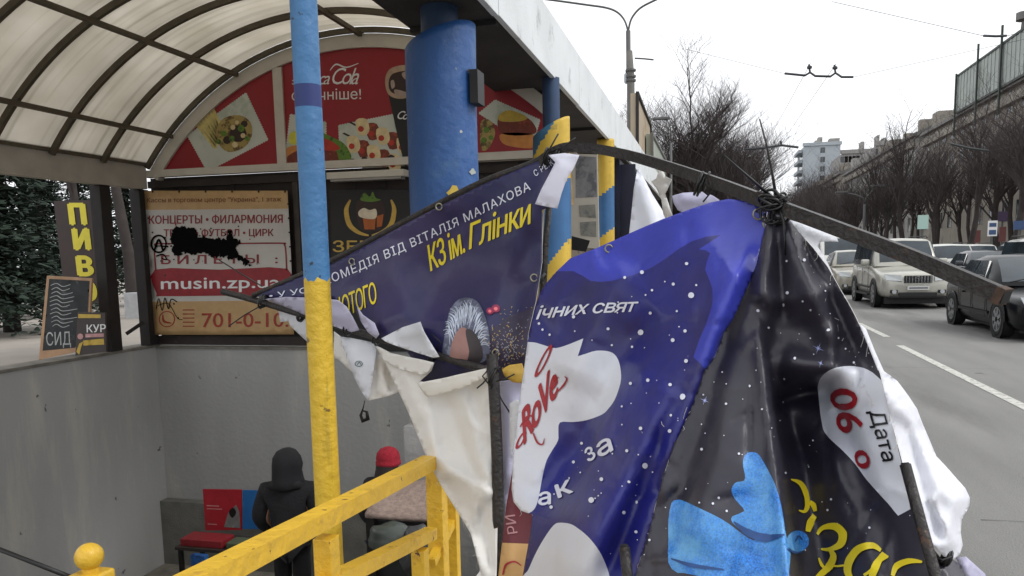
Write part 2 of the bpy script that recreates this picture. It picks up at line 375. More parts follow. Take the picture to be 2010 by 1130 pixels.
blue_p = mat('blue_paint', (52,104,160), .5, var=.12, scale=7, rgb2=(40,80,138), thr=.55, scale2=6, bump=.3, bscale=28, streak=(1,1,.35))
blue_col = mat('blue_column_paint', (42,84,142), .5, var=.10, scale=3, rgb2=(60,98,146), thr=.56, scale2=3, bump=.5, bscale=14, chips=((130,140,140), .70, 9))
navy_pipe = mat('navy_pipe', (36,60,92), .5, var=.2, scale=4)
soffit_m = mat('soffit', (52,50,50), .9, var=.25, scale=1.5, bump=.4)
fascia_m = mat('fascia', (216,220,222), .7, var=.07, scale=1.5, rgb2=(180,183,184), thr=.58, scale2=1.8, bump=.2)
rubber = mat('rubber', (26,26,27), .85, var=.2)
black_c = mat('black_cloth', (24,24,28), .9, var=.3, scale=9, bump=.4, bscale=50)
# ------------------------------------------------------------------ setting
mb = MB(); B = 1500
for a, b, c, d in ((-B, B, -B, 1.9), (-B, B, 10.6, B), (-B, -8.4, 1.9, 10.6), (-.87, B, 1.9, 10.6)):
    mb.add([(a,c,-.02),(b,c,-.02),(b,d,-.02),(a,d,-.02)], [(0,1,2,3)])
tag(mb.build('ground', soil_m), kind='structure')
mb = MB()
mb.add([(.62,-40,0),(12.6,-40,0),(12.6,420,0),(.62,420,0)], [(0,1,2,3)])
tag(mb.build('road', asphalt), kind='structure')
def mark(x0, y0, x1, y1, wd=.12):
    t = Vector((x1-x0, y1-y0)).normalized(); n = Vector((-t.y, t.x))*wd/2
    tag(mk('road_marking', [(x0-n.x,y0-n.y,.004),(x1-n.x,y1-n.y,.004),(x1+n.x,y1+n.y,.004),(x0+n.x,y0+n.y,.004)], [(0,1,2,3)], marking), kind='structure')
mark(3.02, 2.5, 3.02, 14.1); mark(3.1, 15.5, 3.1, 18.4)
for k in range(8): mark(3.12, 21+6*k, 3.12, 23.2+6*k)
for k in range(10): mark(7.0, 24+8*k, 7.0, 27+8*k)
pv = MB()
for a, b, c, d in ((-60, .5, -20, 1.9), (-.87, .5, 1.9, 10.6), (-60, .5, 10.6, 300)):
    pv.box(a, b, c, d, -.01, .12)
tag(pv.build('pavement', paving_m), kind='structure')
tag(box('plaza', -60, -8.4, 1.9, 60, -.01, .3, paving_m), kind='structure')
tag(box('far_pavement', 12.75, 24.9, -20, 300, -.01, .12, paving_m), kind='structure')
k1 = tag(box('kerb', .5, .62, -20, 300, -.01, .13, kerb_m), kind='structure'); tag(box('kerb', 12.6, 12.75, -20, 300, -.01, .13, kerb_m), kind='structure')
tag(box('stairwell_floor', -8.1, -1.052, 8.9, 10.3, -3.2, -3.0, coping_m), kind='structure')
st = tag(box('stairs', -8.1, -1.052, 1.9, 2.6, -.1, .12, coping_m), kind='structure')
stm = None
for i in range(20):
    y = 2.6+.3*i; z = .12-.15*(i+1)
    s_ = box('step', -8.1, -1.052, y+.003, y+.303, z-.3, z, coping_m, st, .008)
crack_m = mat('crack', (44,44,43), .95)
rc = random.Random(12)
for (x0, y0, ang, n_) in ((1.4, 5.0, .03, 40), (3.4, 8.2, .02, 30), (1.0, 11.5, -.03, 60)):
    p_ = Vector((x0, y0)); a_ = ang; up_ = []; dn_ = []
    for i in range(n_):
        a_ += rc.uniform(-.12, .12); a_ += (ang-a_)*.4; p_ = p_+Vector((math.cos(a_), math.sin(a_)))*.14; w_ = rc.uniform(.001, .005); up_.append((p_.x-math.sin(a_)*w_, p_.y+math.cos(a_)*w_, .004)); dn_.append((p_.x+math.sin(a_)*w_, p_.y-math.cos(a_)*w_, .004))
    tag(mk('road_crack', up_+dn_, [(i, n_+i, n_+i+1, i+1) for i in range(n_-1)], crack_m), kind='structure')
# retaining walls of the stairwell
t = empty('retaining_wall', (-8.25, 6, -3), 'grey concrete retaining wall along the left side of the stairwell', 'wall')
box('wall_face', -8.4, -8.11, 1.9, 10.6, -3.2, .33, concrete, t); box('coping', -8.43, -8.09, 1.9, 10.62, .332, .372, coping_m, t)
t = empty('retaining_wall', (-4.7, 10.45, -3), 'grey concrete end wall of the stairwell below the row of signs', 'wall')
box('wall_face', -8.108, -.87, 10.3, 10.6, -3.2, .31, concrete, t); box('coping', -8.087, -.87, 10.27, 10.6, .312, .345, coping_m, t)
lz = float(onY(400, 985, 10.2)[2])
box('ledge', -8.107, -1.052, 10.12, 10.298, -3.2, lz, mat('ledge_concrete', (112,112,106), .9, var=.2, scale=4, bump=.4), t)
t = tag(box('retaining_wall', -1.05, -.872, 1.9, 10.26, -3.2, .1, concrete), 'low concrete wall under the yellow railing beside the pavement', 'wall')
# ------------------------------------------------------------------ vaulted entrance canopy
VX, VZ, VR = -4.7, .54, 4.1; YB = 10.3
def arcp(R, a): return VX+R*math.cos(a), VZ+R*math.sin(a)
a_end = math.acos((-2.78-VX)/VR); a_l = PI-math.asin((2.98-VZ)/VR)
can = empty('entrance_canopy', (-5, 6, 0), 'barrel vaulted translucent canopy with dark ribs over the underpass stairs', 'canopy')
def rib(y, R=VR, w=.05, h=.07):
    vs = []; fs = []; N = 36
    for i in range(N+1):
        a = a_end+(a_l-a_end)*i/N
        for r_, yy in ((R-h, y-w/2), (R-h, y+w/2), (R, y+w/2), (R, y-w/2)):
            X, Z = arcp(r_, a); vs.append((X, yy, Z))
    for i in range(N):
        for k in range(4): fs.append((i*4+k, i*4+(k+1) % 4, i*4+4+(k+1) % 4, i*4+4+k))
    return vs, fs
ribs = [10.2-.87*k for k in range(12)]
for y in ribs: mk('rib', *rib(y), rib_m, can)
pc = M_poly()
for i in range(len(ribs)-1):
    y1, y0 = ribs[i]-.002, ribs[i+1]+.002; vs = []; fs = []; N = 40
    for j in range(N+1):
        a = a_end+(a_l-a_end)*j/N; X, Z = arcp(VR+.012, a); X2, Z2 = arcp(VR+.018, a); vs += [(X,y0,Z),(X,y1,Z),(X2,y0,Z2),(X2,y1,Z2)]
    for j in range(N): k = j*4; fs += [(k,k+1,k+5,k+4),(k+2,k+6,k+7,k+3),(k,k+4,k+6,k+2),(k+1,k+3,k+7,k+5)]
    mk('roof_panel', vs, fs, pc, can, True)
for px_, py_ in ((340,265), (464,135), (712,84)):
    p = onY(px_, py_, YB); a = math.atan2(p[2]-VZ, p[0]-VX); X, Z = arcp(VR-.085, a)
    MB().bar((X, .6, Z), (X, YB+.02, Z), .055, .055).build('purlin', rib_m, can)
bz0, bz1 = 2.69, 2.99
MB().box(-8.12, -8.0, .5, 10.22, bz0, bz1).build('edge_beam', beam_m, can)
MB().box(-8.14, -7.97, .5, 10.2, bz1+.002, bz1+.06).build('gutter_rail', rib_m, can)
MB().box(-8.15, -7.985, .5, 10.2, bz0-.03, bz0-.002).build('lower_rail', beam_m, can)
post_m = mat('post_paint', (33,29,28), .7, var=.3, scale=6)
for Y in (float(onX(200, 400, -8.12)[1]), 10.2):
    MB().box(-8.22, -8.05, Y-.10, Y+.10, .374, bz0-.032, bev=.008).build('post', post_m, can)
MB().bar(V(onY(248, 655, 9.9)), V(onY(282, 632, 10.0)), .03, .05).build('brace', post_m, can)
# droplets of torn wire hanging under the ribs
for (x, y) in ((245,112), (330,55), (512,5)):
    p = onX(x, y, -7.0) if x < 300 else onX(x, y, -6.6)
    tube('loose_wire', [p, p+np.array([.01,0,-.05]), p+np.array([.03,0,-.1])], .004, rib_m, can, 4)
# ------------------------------------------------------------------ arched end wall: pediment with food posters
ped = empty('arched_pediment', (-4.7, YB, 2.8), 'cream framed half round end wall with red food and drink posters', 'sign wall')
def arcband(y0, y1, R0, R1, a0, a1, N=48):
    vs = []; fs = []
    for i in range(N+1):
        a = a0+(a1-a0)*i/N
        for R, y in ((R0,y0),(R1,y0),(R1,y1),(R0,y1)): X, Z = arcp(R, a); vs.append((X,y,Z))
    for i in range(N):
        for k in range(4): fs.append((i*4+k, i*4+(k+1) % 4, i*4+4+(k+1) % 4, i*4+4+k))
    return vs, fs + [(0,1,2,3), (4*N+3,4*N+2,4*N+1,4*N)]
pa = math.asin((2.87-VZ)/4.0)
mk('arch_frame', *arcband(YB-.08, YB+.05, 3.85, 4.025, math.acos(2.72/4.0), PI-pa), cream, ped)
zb = 2.83
box('bottom_frame', -8.05, -1.98, YB-.085, YB+.05, zb, zb+.1, cream, ped)
mx0 = float(onY(541, 250, YB-.1)[0]); mx1 = float(onY(556, 250, YB-.1)[0])
box('mullion', mx0-.02, mx1+.0, YB-.075, YB+.05, zb+.102, VZ+math.sqrt(3.86**2-(mx0-VX)**2), cream, ped)
coke_red = mat('poster_red', (146,26,38), .45, var=.06, scale=2)
PYl = YB-.04
def arcpoly(xa, xb, R=3.86, z0=zb+.1, n=22):
    P = [w2p(xa, PYl, z0)]
    if abs(xa-VX) < R and VZ+math.sqrt(max(0, R*R-(xa-VX)**2)) > z0+.01: P.append(w2p(xa, PYl, VZ+math.sqrt(R*R-(xa-VX)**2)))
    for i in range(1, n): x = xa+(xb-xa)*i/n; P.append(w2p(x, PYl, max(z0+.002, VZ+math.sqrt(max(0, R*R-(x-VX)**2)))))
    P.append(w2p(xb, PYl, max(z0+.003, VZ+math.sqrt(max(0, R*R-(xb-VX)**2))))); P.append(w2p(xb, PYl, z0))
    return P
fPY = const(PYl)
xl = VX-math.sqrt(3.86**2-(zb+.1-VZ)**2); xr = -1.99
pL = cloth('poster', arcpoly(xl+.01, mx0-.02), fPY, coke_red, ped, step=60, th=.02, smooth=False); pL['label'] = 'red poster with fries and a wrap on a stamp'
pR = cloth('poster', arcpoly(mx1, xr-.01), fPY, coke_red, ped, step=60, th=.02, smooth=False); pR['label'] = 'red poster with cola cup, skewers and burger'
stamp_m = mat('stamp_white', (196,200,190), .5, var=.08, scale=3, rgb2=(176,186,170), thr=.5, scale2=2)
def stamp(q, nt=16):
    o = []
    for i in range(4):
        a, b = np.array(q[i], float), np.array(q[(i+1) % 4], float); d = (b-a); L = np.linalg.norm(d); n = np.array([d[1], -d[0]])/L
        m = max(4, int(L/5))
        for j in range(m): o += [tuple(a+d*(j/m)), tuple(a+d*((j+.5)/m)+n*1.6)]
    return o
def pm(n, c, **k): return mat('print_'+n, c, .5, var=k.pop('var', .15), scale=k.pop('scale', 12), **k)
fries = pm('fries', (206,190,120)); wrapc = pm('wrap', (168,146,84), rgb2=(92,72,36), thr=.5, scale2=9); green = pm('salad', (96,132,42), rgb2=(54,84,26), thr=.5, scale2=12)
meat = pm('meat', (112,44,28), rgb2=(160,72,44), thr=.55, scale2=14); bun = pm('bun', (196,128,62)); onion = pm('onion', (216,196,150)); darkb = pm('char', (48,26,20)); tomato = pm('tomato', (176,48,32))
white_p = pm('white', (226,226,226), var=.03); dkred = pm('dark_red', (128,30,38)); black_p = pm('black', (16,16,18)); tan = pm('tan', (184,150,104), var=.06); grey_p = pm('grey', (120,120,118))
def lay(name, polys, m, par, lvl, Yf=None): return prints(name, polys, Yf or fPY, m, par, .002*lvl)
lay('print_shape', [stamp([(483,182),(526,274),(407,336),(368,266)])], stamp_m, pL, 1)
lay('print_shape', [[(380+7*i-i, 240-4*i), (385+7*i-i, 237-4*i), (428+2*i, 290-6*i), (420+2*i, 292-5*i)] for i in range(7)], fries, pL, 2)
lay('print_shape', [spl([(425,255),(440,232),(470,226),(492,240),(494,268),(478,290),(450,298),(432,285)])], wrapc, pL, 3)
lay('print_shape', [blob(468,262,17,10), blob(446,275,8), blob(480,243,7)], darkb, pL, 4)
lay('print_shape', [blob(456,272,6), blob(474,252,7), blob(440,262,6), blob(486,272,5), blob(430,278,5)], green, pL, 5)
lay('print_shape', [blob(462,284,6), blob(478,266,5), blob(458,250,5), blob(466,240,4)], onion, pL, 6)
# right panel print
lay('print_shape', [stamp([(665,246),(792,220),(812,318),(668,330)]), stamp([(570,224),(640,240),(640,300),(562,292)]), stamp([(940,222),(972,196),(1060,235),(1044,290),(952,300)])], stamp_m, pR, 1)
sk = []; sk2 = []; sk3 = []; sk4 = []
for r_, (x0, y0) in enumerate(((712,250), (694,278))):
    for i in range(5):
        c = (x0+i*20, y0+i*9+r_*6)
        (sk if i % 2 else sk2).append(spl([(c[0]-13,c[1]-14),(c[0]+8,c[1]-16),(c[0]+13,c[1]+10),(c[0]-7,c[1]+15)], 3))
        sk3.append(blob(c[0]-3, c[1]+3, 6))
lay('print_shape', [[(684,240),(688,238),(802,296),(800,300)], [(672,262),(676,260),(796,318),(792,322)]], darkb, pR, 2)
lay('print_shape', sk, meat, pR, 3); lay('print_shape', sk2, onion, pR, 4); lay('print_shape', sk3, tomato, pR, 5)
lay('print_shape', [blob(768,312,9), blob(693,318,7), blob(716,314,7)], darkb, pR, 6)
lay('print_shape', [spl([(562,292),(600,284),(655,288),(682,300),(676,328),(566,331)])], bun, pR, 2)
lay('print_shape', [spl([(566,306),(600,292),(660,296),(678,316),(640,322),(572,322)])], meat, pR, 3)
lay('print_shape', [spl([(632,262),(650,268),(676,282),(690,306),(684,322),(668,318),(660,296),(640,286)])], green, pR, 4)
lay('print_shape', [spl([(570,262),(584,258),(590,272),(578,284),(568,278)])], pm('lemon', (206,200,70)), pR, 4)
lay('print_shape', [spl([(618,278),(640,272),(668,290),(650,296),(626,292)])], tomato, pR, 5)
lay('print_shape', [[(758,160),(806,162),(812,322),(795,326),(780,262)]], black_p, pR, 7)
lay('print_shape', [spl([(757,158),(766,136),(792,128),(812,134),(814,180),(790,194),(764,186)])], pm('cup_rim', (178,152,128)), pR, 8)
lay('print_shape', [spl([(764,160),(774,144),(806,142),(806,178),(788,186),(768,180)])], darkb, pR, 9)
lay('print_shape', [spl([(790,144),(806,140),(808,154),(796,156)]), spl([(776,176),(800,182),(800,190),(780,188)]), spl([(768,160),(774,158),(776,170),(770,174)])], pm('ice', (170,150,140)), pR, 10)
letter('lettering', 'Coca-Cola', 779, 233, 846, 240, 17, fPY, white_p, pR, .024, .01, .35, .8, None)
letter('lettering', 'з', 573, 166, 584, 166, 13, fPY, white_p, pR, .004, .0, 0, 1, None)
letter('lettering', 'Coca', 592, 166, 646, 165, 26, fPY, white_p, pR, .004, .0, .35, .78, None)
letter('lettering', 'Cola', 648, 165, 702, 165, 34, fPY, white_p, pR, .004, .0, .35, .78, None)
strokes('lettering', [([(648,138),(660,126),(680,132),(704,124)], [1,3,2.5,1])], fPY, white_p, pR, .004)
letter('lettering', 'смачніше!', 573, 197, 709, 194, 21, fPY, white_p, pR, .004, -.004, 0, 1, None)
lay('print_shape', [spl([(944,240),(962,236),(972,262),(958,292),(944,290)])], wrapc, pR, 2); lay('print_shape', [blob(955,255,6), blob(950,275,6), blob(964,270,5)], green, pR, 3)
lay('print_shape', [spl([(980,225),(1010,222),(1042,236),(1050,262),(985,262)])], meat, pR, 3); lay('print_shape', [spl([(978,228),(1000,216),(1035,230),(1020,238),(985,238)])], pm('mustard', (190,160,60)), pR, 4)
lay('print_shape', [spl([(985,262),(1046,264),(1050,290),(992,284)])], bun, pR, 3)
# back of the signs: brown board wall, posts and ledge
bw = empty('board_wall', (-4.7, YB+.1, .35), 'dark brown boarded wall behind the ticket and beer signs', 'wall')
for i in range(13):
    x0 = -8.05+i*.467; box('board', x0, x0+.462, YB+.06+.004*(i % 2), YB+.1, .36, 2.828, brown_m, bw)
box('rail', -8.05, -1.98, YB-.01, YB+.05, 2.68, 2.78, brown_m, bw); box('rail', -8.05, -1.98, YB-.01, YB+.05, .37, .5, brown_m, bw)
for x in (-5.66, -5.32): box('stile', x-.04, x+.04, YB-.012, YB+.05, .503, 2.677, mat('stile_paint', (58,50,44), .6, var=.3), bw)
# ------------------------------------------------------------------ ticket office banner
TY = YB-.09
fT = const(TY)
tb = empty('ticket_banner', V(onY(430, 657, TY)), 'cream and red ticket office banner with black spray paint blot', 'banner')
banner_w = mat('banner_white', (190,186,180), .5, var=.05, scale=3, rgb2=(170,166,160), thr=.6, scale2=2)
base = cloth('banner_sheet', [(278,374),(420,374),(564,374),(571,500),(577,656),(440,657),(301,657),(291,500)], fT, [banner_w, tan], tb, step=16, th=.002,
    regions=[([(270,360),(600,360),(600,409),(270,412)], 1), ([(270,592),(600,589),(600,670),(270,670)], 1)])
def TL(s, x0, y0, x1, y1, h, m=dkred, k=.004, **kw): return letter('lettering', s, x0, y0, x1, y1, h, fT, m, tb, k, **kw)
TL('Кассы в торговом центре "Украина", 1 этаж', 289, 397, 552, 395, 9, pm('brown', (120,66,30)), bold=.015)
TL('КОНЦЕРТЫ • ФИЛАРМОНИЯ', 293, 439, 555, 437, 16, bold=.025)
TL('ТЕАТР • ФУТБОЛ • ЦИРК', 322, 464, 537, 463, 14, bold=.025)
TL('БИЛЕТЫ :', 317, 518, 545, 516, 17, bold=.03, sp=1.5)
rr = [(303,492),(306,482),(314,478),(430,478),(550,477),(558,480),(561,490),(563,530)]
strokes('frame_line', [(rr, [3,3]), ([(303,490),(306,530)], [3,3])], fT, dkred, tb, .004)
prints('red_band', [spl([(304,529),(430,529),(564,527),(566,574),(560,580),(440,580),(318,581),(308,576)], 3)], fT, pm('band_red', (140,24,34)), tb, .004)
TL('musin.zp.ua', 317, 567, 550, 564, 24, white_p, .007, bold=.02)
TL('701-0-10.', 397, 642, 566, 641, 29, pm('phone_red', (150,50,36)), bold=.01)
ph = pm('phone_red', 0)
strokes('phone_mark', [([(328+15*math.cos(a*PI/6), 626+15*math.sin(a*PI/6)) for a in range(13)], [2,2]), ([(320,617),(322,630),(337,634)], [2,5,2])]+[([(359,608+8*i),(382,608+8*i)], [2,2]) for i in range(5)], fT, ph, tb, .004)
c3 = lambda L: [(x/2.897, 330+y/2.897) for x, y in L]
spray = mat('spray_paint', (7,7,8), .95, var=.2, spec=.1)
blotp = c3([(975,345),(1005,330),(1040,325),(1080,330),(1110,345),(1130,385),(1180,395),(1290,402),(1304,352),(1318,352),(1328,400),(1372,408),(1366,430),(1345,450),(1350,475),(1400,520),(1432,555),(1385,545),(1350,512),(1330,505),(1310,520),(1290,498),(1270,515),(1250,500),(1200,505),(1180,492),(1140,480),(1110,490),(1050,480),(1010,500),(985,500),(978,470),(985,440),(968,410),(980,380)])
rb = random.Random(8); prints('spray_blot', [[(x+rb.gauss(0, 1.6), y+rb.gauss(0, 1.8)) for x, y in dens(blotp, 2.6)]], fT, spray, tb, .010)
prints('spray_specks', [blob(rb.gauss(400, 38), rb.gauss(477, 17), rb.uniform(.6, 2.2), 6) for _ in range(70)], fT, spray, tb, .011)['kind'] = 'stuff'
strokes('spray_scribble', [(c3([(905+42*math.cos(a*.6), 430+48*math.sin(a*.6)) for a in range(12)]), [3,4,3]), (c3([(880,470),(905,405),(930,470)]), [4,4]), (c3([(880,440),(960,445)]), [2,3]), (c3([(890,500),(930,490),(950,520),(920,510)]), [3,2]),
    (c3([(890,800),(905,740),(925,810),(940,735),(960,800),(975,745),(1010,760)]), [1.5,2]), (c3([(900,780),(960,770),(1010,850),(1040,860)]), [1.5,1])], fT, spray, tb, .010)
eye_m = mat('eyelet', (60,58,54), .4, .8)
prints('eyelet', [blob(300+26*i, 371.5 if i % 2 else 376, 2.2, 6) for i in range(11)]+[blob(283+1.4*i*6, 400+28*i, 2, 6) for i in range(9)]+[blob(566+i*1.1, 400+28*i, 2, 6) for i in range(9)], fT, eye_m, tb, .005)
# beer board and its little hood lamp
BY = YB-.05
bb = empty('beer_sign', V(onY(730, 690, BY)), 'black beer shop board with mug and golden wheat wreath', 'sign'); fB = const(BY)
cloth('board', [(648,372),(815,372),(830,690),(655,690)], fB, mat('beer_board', (18,17,18), .5, var=.2), bb, step=80, th=.03, smooth=False)
gold = pm('gold', (196,160,72)); amber = pm('amber', (176,92,30)); foam = pm('foam', (220,206,180))
strokes('wreath', [([(688,392),(680,412),(686,440),(704,456),(724,462)], [3,9,10,7,3]), ([(768,392),(774,412),(768,440),(752,454),(730,462)], [3,9,10,7,3])], fB, gold, bb, .004)
prints('print_shape', [spl([(702,394),(726,388),(750,394),(756,420),(748,448),(728,454),(708,448),(700,420)])], fB, darkb, bb, .004)
prints('print_shape', [[(712,424),(738,424),(736,450),(716,450)], [(740,424),(753,420),(750,444),(740,446)]], fB, amber, bb, .006)
prints('print_shape', [spl([(704,416),(714,408),(726,412),(738,410),(740,424),(732,430),(708,426)])], fB, foam, bb, .008)
prints('print_shape', [spl([(708,392),(716,378),(726,386),(732,376),(738,388),(748,392),(728,396)])], fB, green, bb, .008)
letter('lettering', 'ЗЕМАН', 654, 494, 800, 494, 22, fB, gold, bb, .006, .02, cut=None)
p0, p1 = onY(657, 352, BY), onY(806, 350, BY)
t = empty('hood_lamp', V((p0+p1)/2), 'narrow cream lamp hood above the black beer sign', 'lamp')
MB().box(p0[0], p1[0], YB-.3, YB-.09, p0[2]-.02, p0[2]+.07, bev=.01).build('hood', cream, t); MB().box(p0[0]+.05, p1[0]-.05, YB-.28, YB-.12, p0[2]-.05, p0[2]-.022).build('tube', mat('tube_glass', (160,156,150), .3), t)
# ------------------------------------------------------------------ concrete slab canopy over the pavement
sl = empty('slab_canopy', (-2.28, 12, 3.7), 'long concrete roof slab with white fascia along the pavement', 'canopy')
SX0, SX1, SZ0 = -2.73, -1.87, 3.7
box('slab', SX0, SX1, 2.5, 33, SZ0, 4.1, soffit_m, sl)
y = 2.6; fw = 4.42; i = 0
while y < 33:
    z1 = 4.36
    MB().box(SX1+.003, SX1+.06, y, min(33, y+fw)-.025, SZ0-.04+.01*(i % 2), z1, bev=.006).build('fascia_panel', fascia_m, sl); y += fw; i += 1
for yy in (4, 7.2, 10.4, 13.6, 16.8, 20, 23.2): box('soffit_joist', SX0+.02, SX1-.02, yy, yy+.09, SZ0-.05, SZ0-.002, soffit_m, sl)
# ------------------------------------------------------------------ columns
def column(c, r, z0, ztop, sl_, fn, mats, name='sleeve', parent=None, nz=46, n=40):
    vs = []; fs = []; mi = []
    for j in range(nz+1):
        for k in range(n):
            a = 2*PI*k/n; zt = ztop+sl_*math.cos(a)
            rr_ = r*(1+.010*math.sin(3*a+j*.12)+.022*noise.noise(Vector((math.cos(a)*1.6, math.sin(a)*1.6, j*.09+c[1])))+(.03 if abs(a-5.55) < .09 else 0))
            vs.append((c[0]+rr_*math.cos(a), c[1]+rr_*math.sin(a), z0+(zt-z0)*j/nz))
    for j in range(nz):
        for k in range(n):
            fs.append((j*n+k, j*n+(k+1) % n, (j+1)*n+(k+1) % n, (j+1)*n+k)); v = vs[j*n+k]; mi.append(fn(2*PI*(k+.5)/n, v[2]))
    fs.append(tuple(nz*n+k for k in range(n))); mi.append(0)
    return mk(name, vs, fs, mats, parent, True, mi)
c1 = np.array([-2.27, 6.75]); t = empty('canopy_column', (c1[0], c1[1], -3.0), 'thick bright blue column with slanted sleeve top nearest the camera', 'column', 'painted columns under the roof slab')
za, zb_ = onY(815, 90, 6.5)[2], onY(930, 25, 6.5)[2]
column(c1, .305, .12, (za+zb_)/2, (zb_-za)/2, lambda a, z: 0, [blue_col], parent=t)
box('pier', c1[0]-.33, c1[0]+.33, c1[1]-.33, c1[1]+.33, -3.2, .118, concrete, t)
MB().lathe((c1[0]+.0, c1[1], 0), [(.16, .2), (.16, 3.697)], 24).build('pipe', navy_pipe, t, True)
chip = mat('yellow_chip', (196,170,70), .6); chip2 = mat('bare_chip', (170,176,170), .7)
def cyl_patch(c, r, px, py, rad, m, par, Y0, name='paint_chip'):
    vs = []
    for i in range(10):
        q = rays(px+rad*math.cos(i*PI/5)*(1+.3*math.sin(i*2.7)), py+rad*math.sin(i*PI/5)*(1+.25*math.cos(i*1.7)))
        # meet the cylinder
        dx, dy = q[0], q[1]; A = dx*dx+dy*dy; Bq = -2*(dx*c[0]+dy*c[1]); Cq = c[0]**2+c[1]**2-(r+.006)**2; D = max(0, Bq*Bq-4*A*Cq); t_ = (-Bq-math.sqrt(D))/2/A; vs.append(q*t_+E0)
    mk(name, vs, [tuple(range(10))], m, par)
cyl_patch(c1, .31, 892, 378, 13, chip, t, 6.75); cyl_patch(c1, .31, 928, 337, 6, chip2, t, 6.75); cyl_patch(c1, .31, 905, 258, 3, chip2, t, 6.75); cyl_patch(c1, .31, 920, 138, 3, darkb, t, 6.75)
tag(box('meter_box', c1[0]+.30, c1[0]+.37, 6.6, 6.8, *sorted((float(onY(940,205,6.7)[2]), float(onY(940,140,6.7)[2]))), mat('box_black', (26,26,28), .5)), 'small black box mounted on the right side of the blue column', 'box')
tealp = mat('teal_paint', (40,92,122), .5, var=.15, rgb2=(56,108,140), thr=.5); yel2 = mat('column_yellow', (206,172,62), .5, var=.12, rgb2=(160,134,60), thr=.58, scale2=6); blu2 = mat('column_blue', (52,100,148), .5, var=.12, scale=5)
c2 = onY(1083, 300, 9.7)[:2]; t = empty('canopy_column', (c2[0], c2[1], -3.0), 'blue and yellow striped column behind the top corner of the torn banner', 'column', 'painted columns under the roof slab')
zz = lambda py: float(onY(1083, py, 9.5)[2])
def f2(a, z):
    s = z-.3*math.cos(a)
    return 0 if s > zz(262) else (1 if s > zz(400) else (2 if s > zz(520) else 1))
column(c2, .225, .12, zz(245), .12, f2, [tealp, yel2, blu2], parent=t, nz=90)
box('pier', c2[0]-.25, c2[0]+.25, c2[1]-.25, c2[1]+.25, -3.2, .118, concrete, t)
MB().lathe((c2[0], c2[1], 0), [(.105, .2), (.105, 3.69)], 20).build('pipe', navy_pipe, t, True)
c3_ = onY(1189, 380, 15)[:2]; zq = lambda py: float(onY(1189, py, 14.9)[2])
t = empty('canopy_column', (c3_[0], c3_[1], .12), 'slim blue and yellow column between the notice panel and the dark kiosk', 'column', 'painted columns under the roof slab')
column(c3_, .16, .12, 3.68, 0, lambda a, z: 0 if z-.12*math.cos(a) > zq(380) else (1 if z-.12*math.cos(a) > zq(462) else 0), [yel2, blu2], parent=t, nz=80, name='shaft')
# notice panel (white, grey photos) and kiosk behind
NY = 13.2; fN = const(NY)
t = empty('notice_panel', V(onY(1155, 500, NY)), 'pale notice panel with grey pictures between the striped columns', 'notice board')
cloth('panel', [(1098,300),(1172,303),(1176,488),(1106,482)], fN, mat('notice_white', (176,172,160), .5, var=.08, scale=3), t, step=60, th=.06, smooth=False)
ngrey = pm('photo_grey', (120,122,124), rgb2=(90,92,96), thr=.5, scale2=5)
prints('picture', [[(1130,306),(1170,308),(1172,386),(1130,388)]], fN, ngrey, t, .004)
prints('picture', [[(1136,403),(1168,401),(1170,428),(1138,425)], [(1138,436),(1170,434),(1171,465),(1140,462)]], fN, pm('photo_dim', (128,128,120), rgb2=(100,104,104), thr=.5, scale2=9), t, .004)
prints('picture', [[(1108,360),(1122,330),(1126,402),(1112,402)]], fN, pm('beige_print', (206,174,120)), t, .004)
cloth('lower_sign', [(1122,463),(1158,472),(1150,494),(1122,490)], const(NY-.2), black_p, t, step=60, th=.02, smooth=False)
KY = 17.5
a_, b_ = onY(1206, 480, KY), onY(1246, 310, KY)
t = empty('street_kiosk', (float(a_[0]), KY, .12), 'dark navy kiosk wall under the roof slab behind the columns', 'kiosk')
box('wall', float(a_[0]), float(a_[0])+.12, KY, KY+9, .12, 3.6, mat('kiosk_navy', (22,28,48), .35, var=.5, scale=1.5), t)
box('front', float(a_[0])+.122, float(b_[0]), KY+.1, KY+.2, .12, 3.5, mat('kiosk_navy', 0), t)
box('door_strip', float(a_[0])-.1, float(a_[0])-.003, KY-.05, KY, .12, 3.55, post_m, t)
# ------------------------------------------------------------------ beer-word sign, chalk boards, left plaza
SY = 9.9; fS = const(SY)
t = empty('vertical_sign', V(onY(150, 594, SY)), 'tall brown sign with yellow letters spelling the word for beer', 'sign')
cloth('board', [(105,394),(176,392),(202,594),(129,594)], fS, mat('sign_brown', (50,34,32), .5, var=.15), t, step=80, th=.06, smooth=False)
lemon = pm('letter_yellow', (218,204,60), var=.05)
for ch, (x0, x1, yb_, yt) in zip('ПИВО', ((144,172,440,400), (152,180,489,449), (159,186,540,503), (165,193,590,552))):
    letter('lettering', ch, x0-3, yb_, x1-3, yb_, yb_-yt, fS, lemon, t, .008, .075, cut=None, lean=(-.12,-1))
prints('hop_print', [spl([(130,556),(142,562),(150,560),(156,572),(150,592),(133,592)])], fS, pm('hop', (96,150,60), rgb2=(170,200,110), thr=.5, scale2=16), t, .006)
AYb = float(onZ(85, 706, .3)[1]); AYb = min(max(AYb, 8), 10)
chalk = mat('chalk_board', (48,50,52), .8, var=.25, scale=7, rgb2=(80,82,84), thr=.60, scale2=10); woodf = mat('board_frame', (176,140,108), .6, var=.15)
fA = const(AYb)
t = empty('chalk_board', V(onY(110, 708, AYb)), 'wood framed chalk board leaning beside the beer sign', 'A-board')
cloth('board', [(92,541),(180,546),(176,620),(152,690),(76,706)], fA, woodf, t, step=90, th=.03, smooth=False)
prints('slate', [[(97,547),(176,551),(172,620),(148,682),(84,688)]], fA, chalk, t, .004)
ck = pm('chalk', (170,172,172), var=.2)
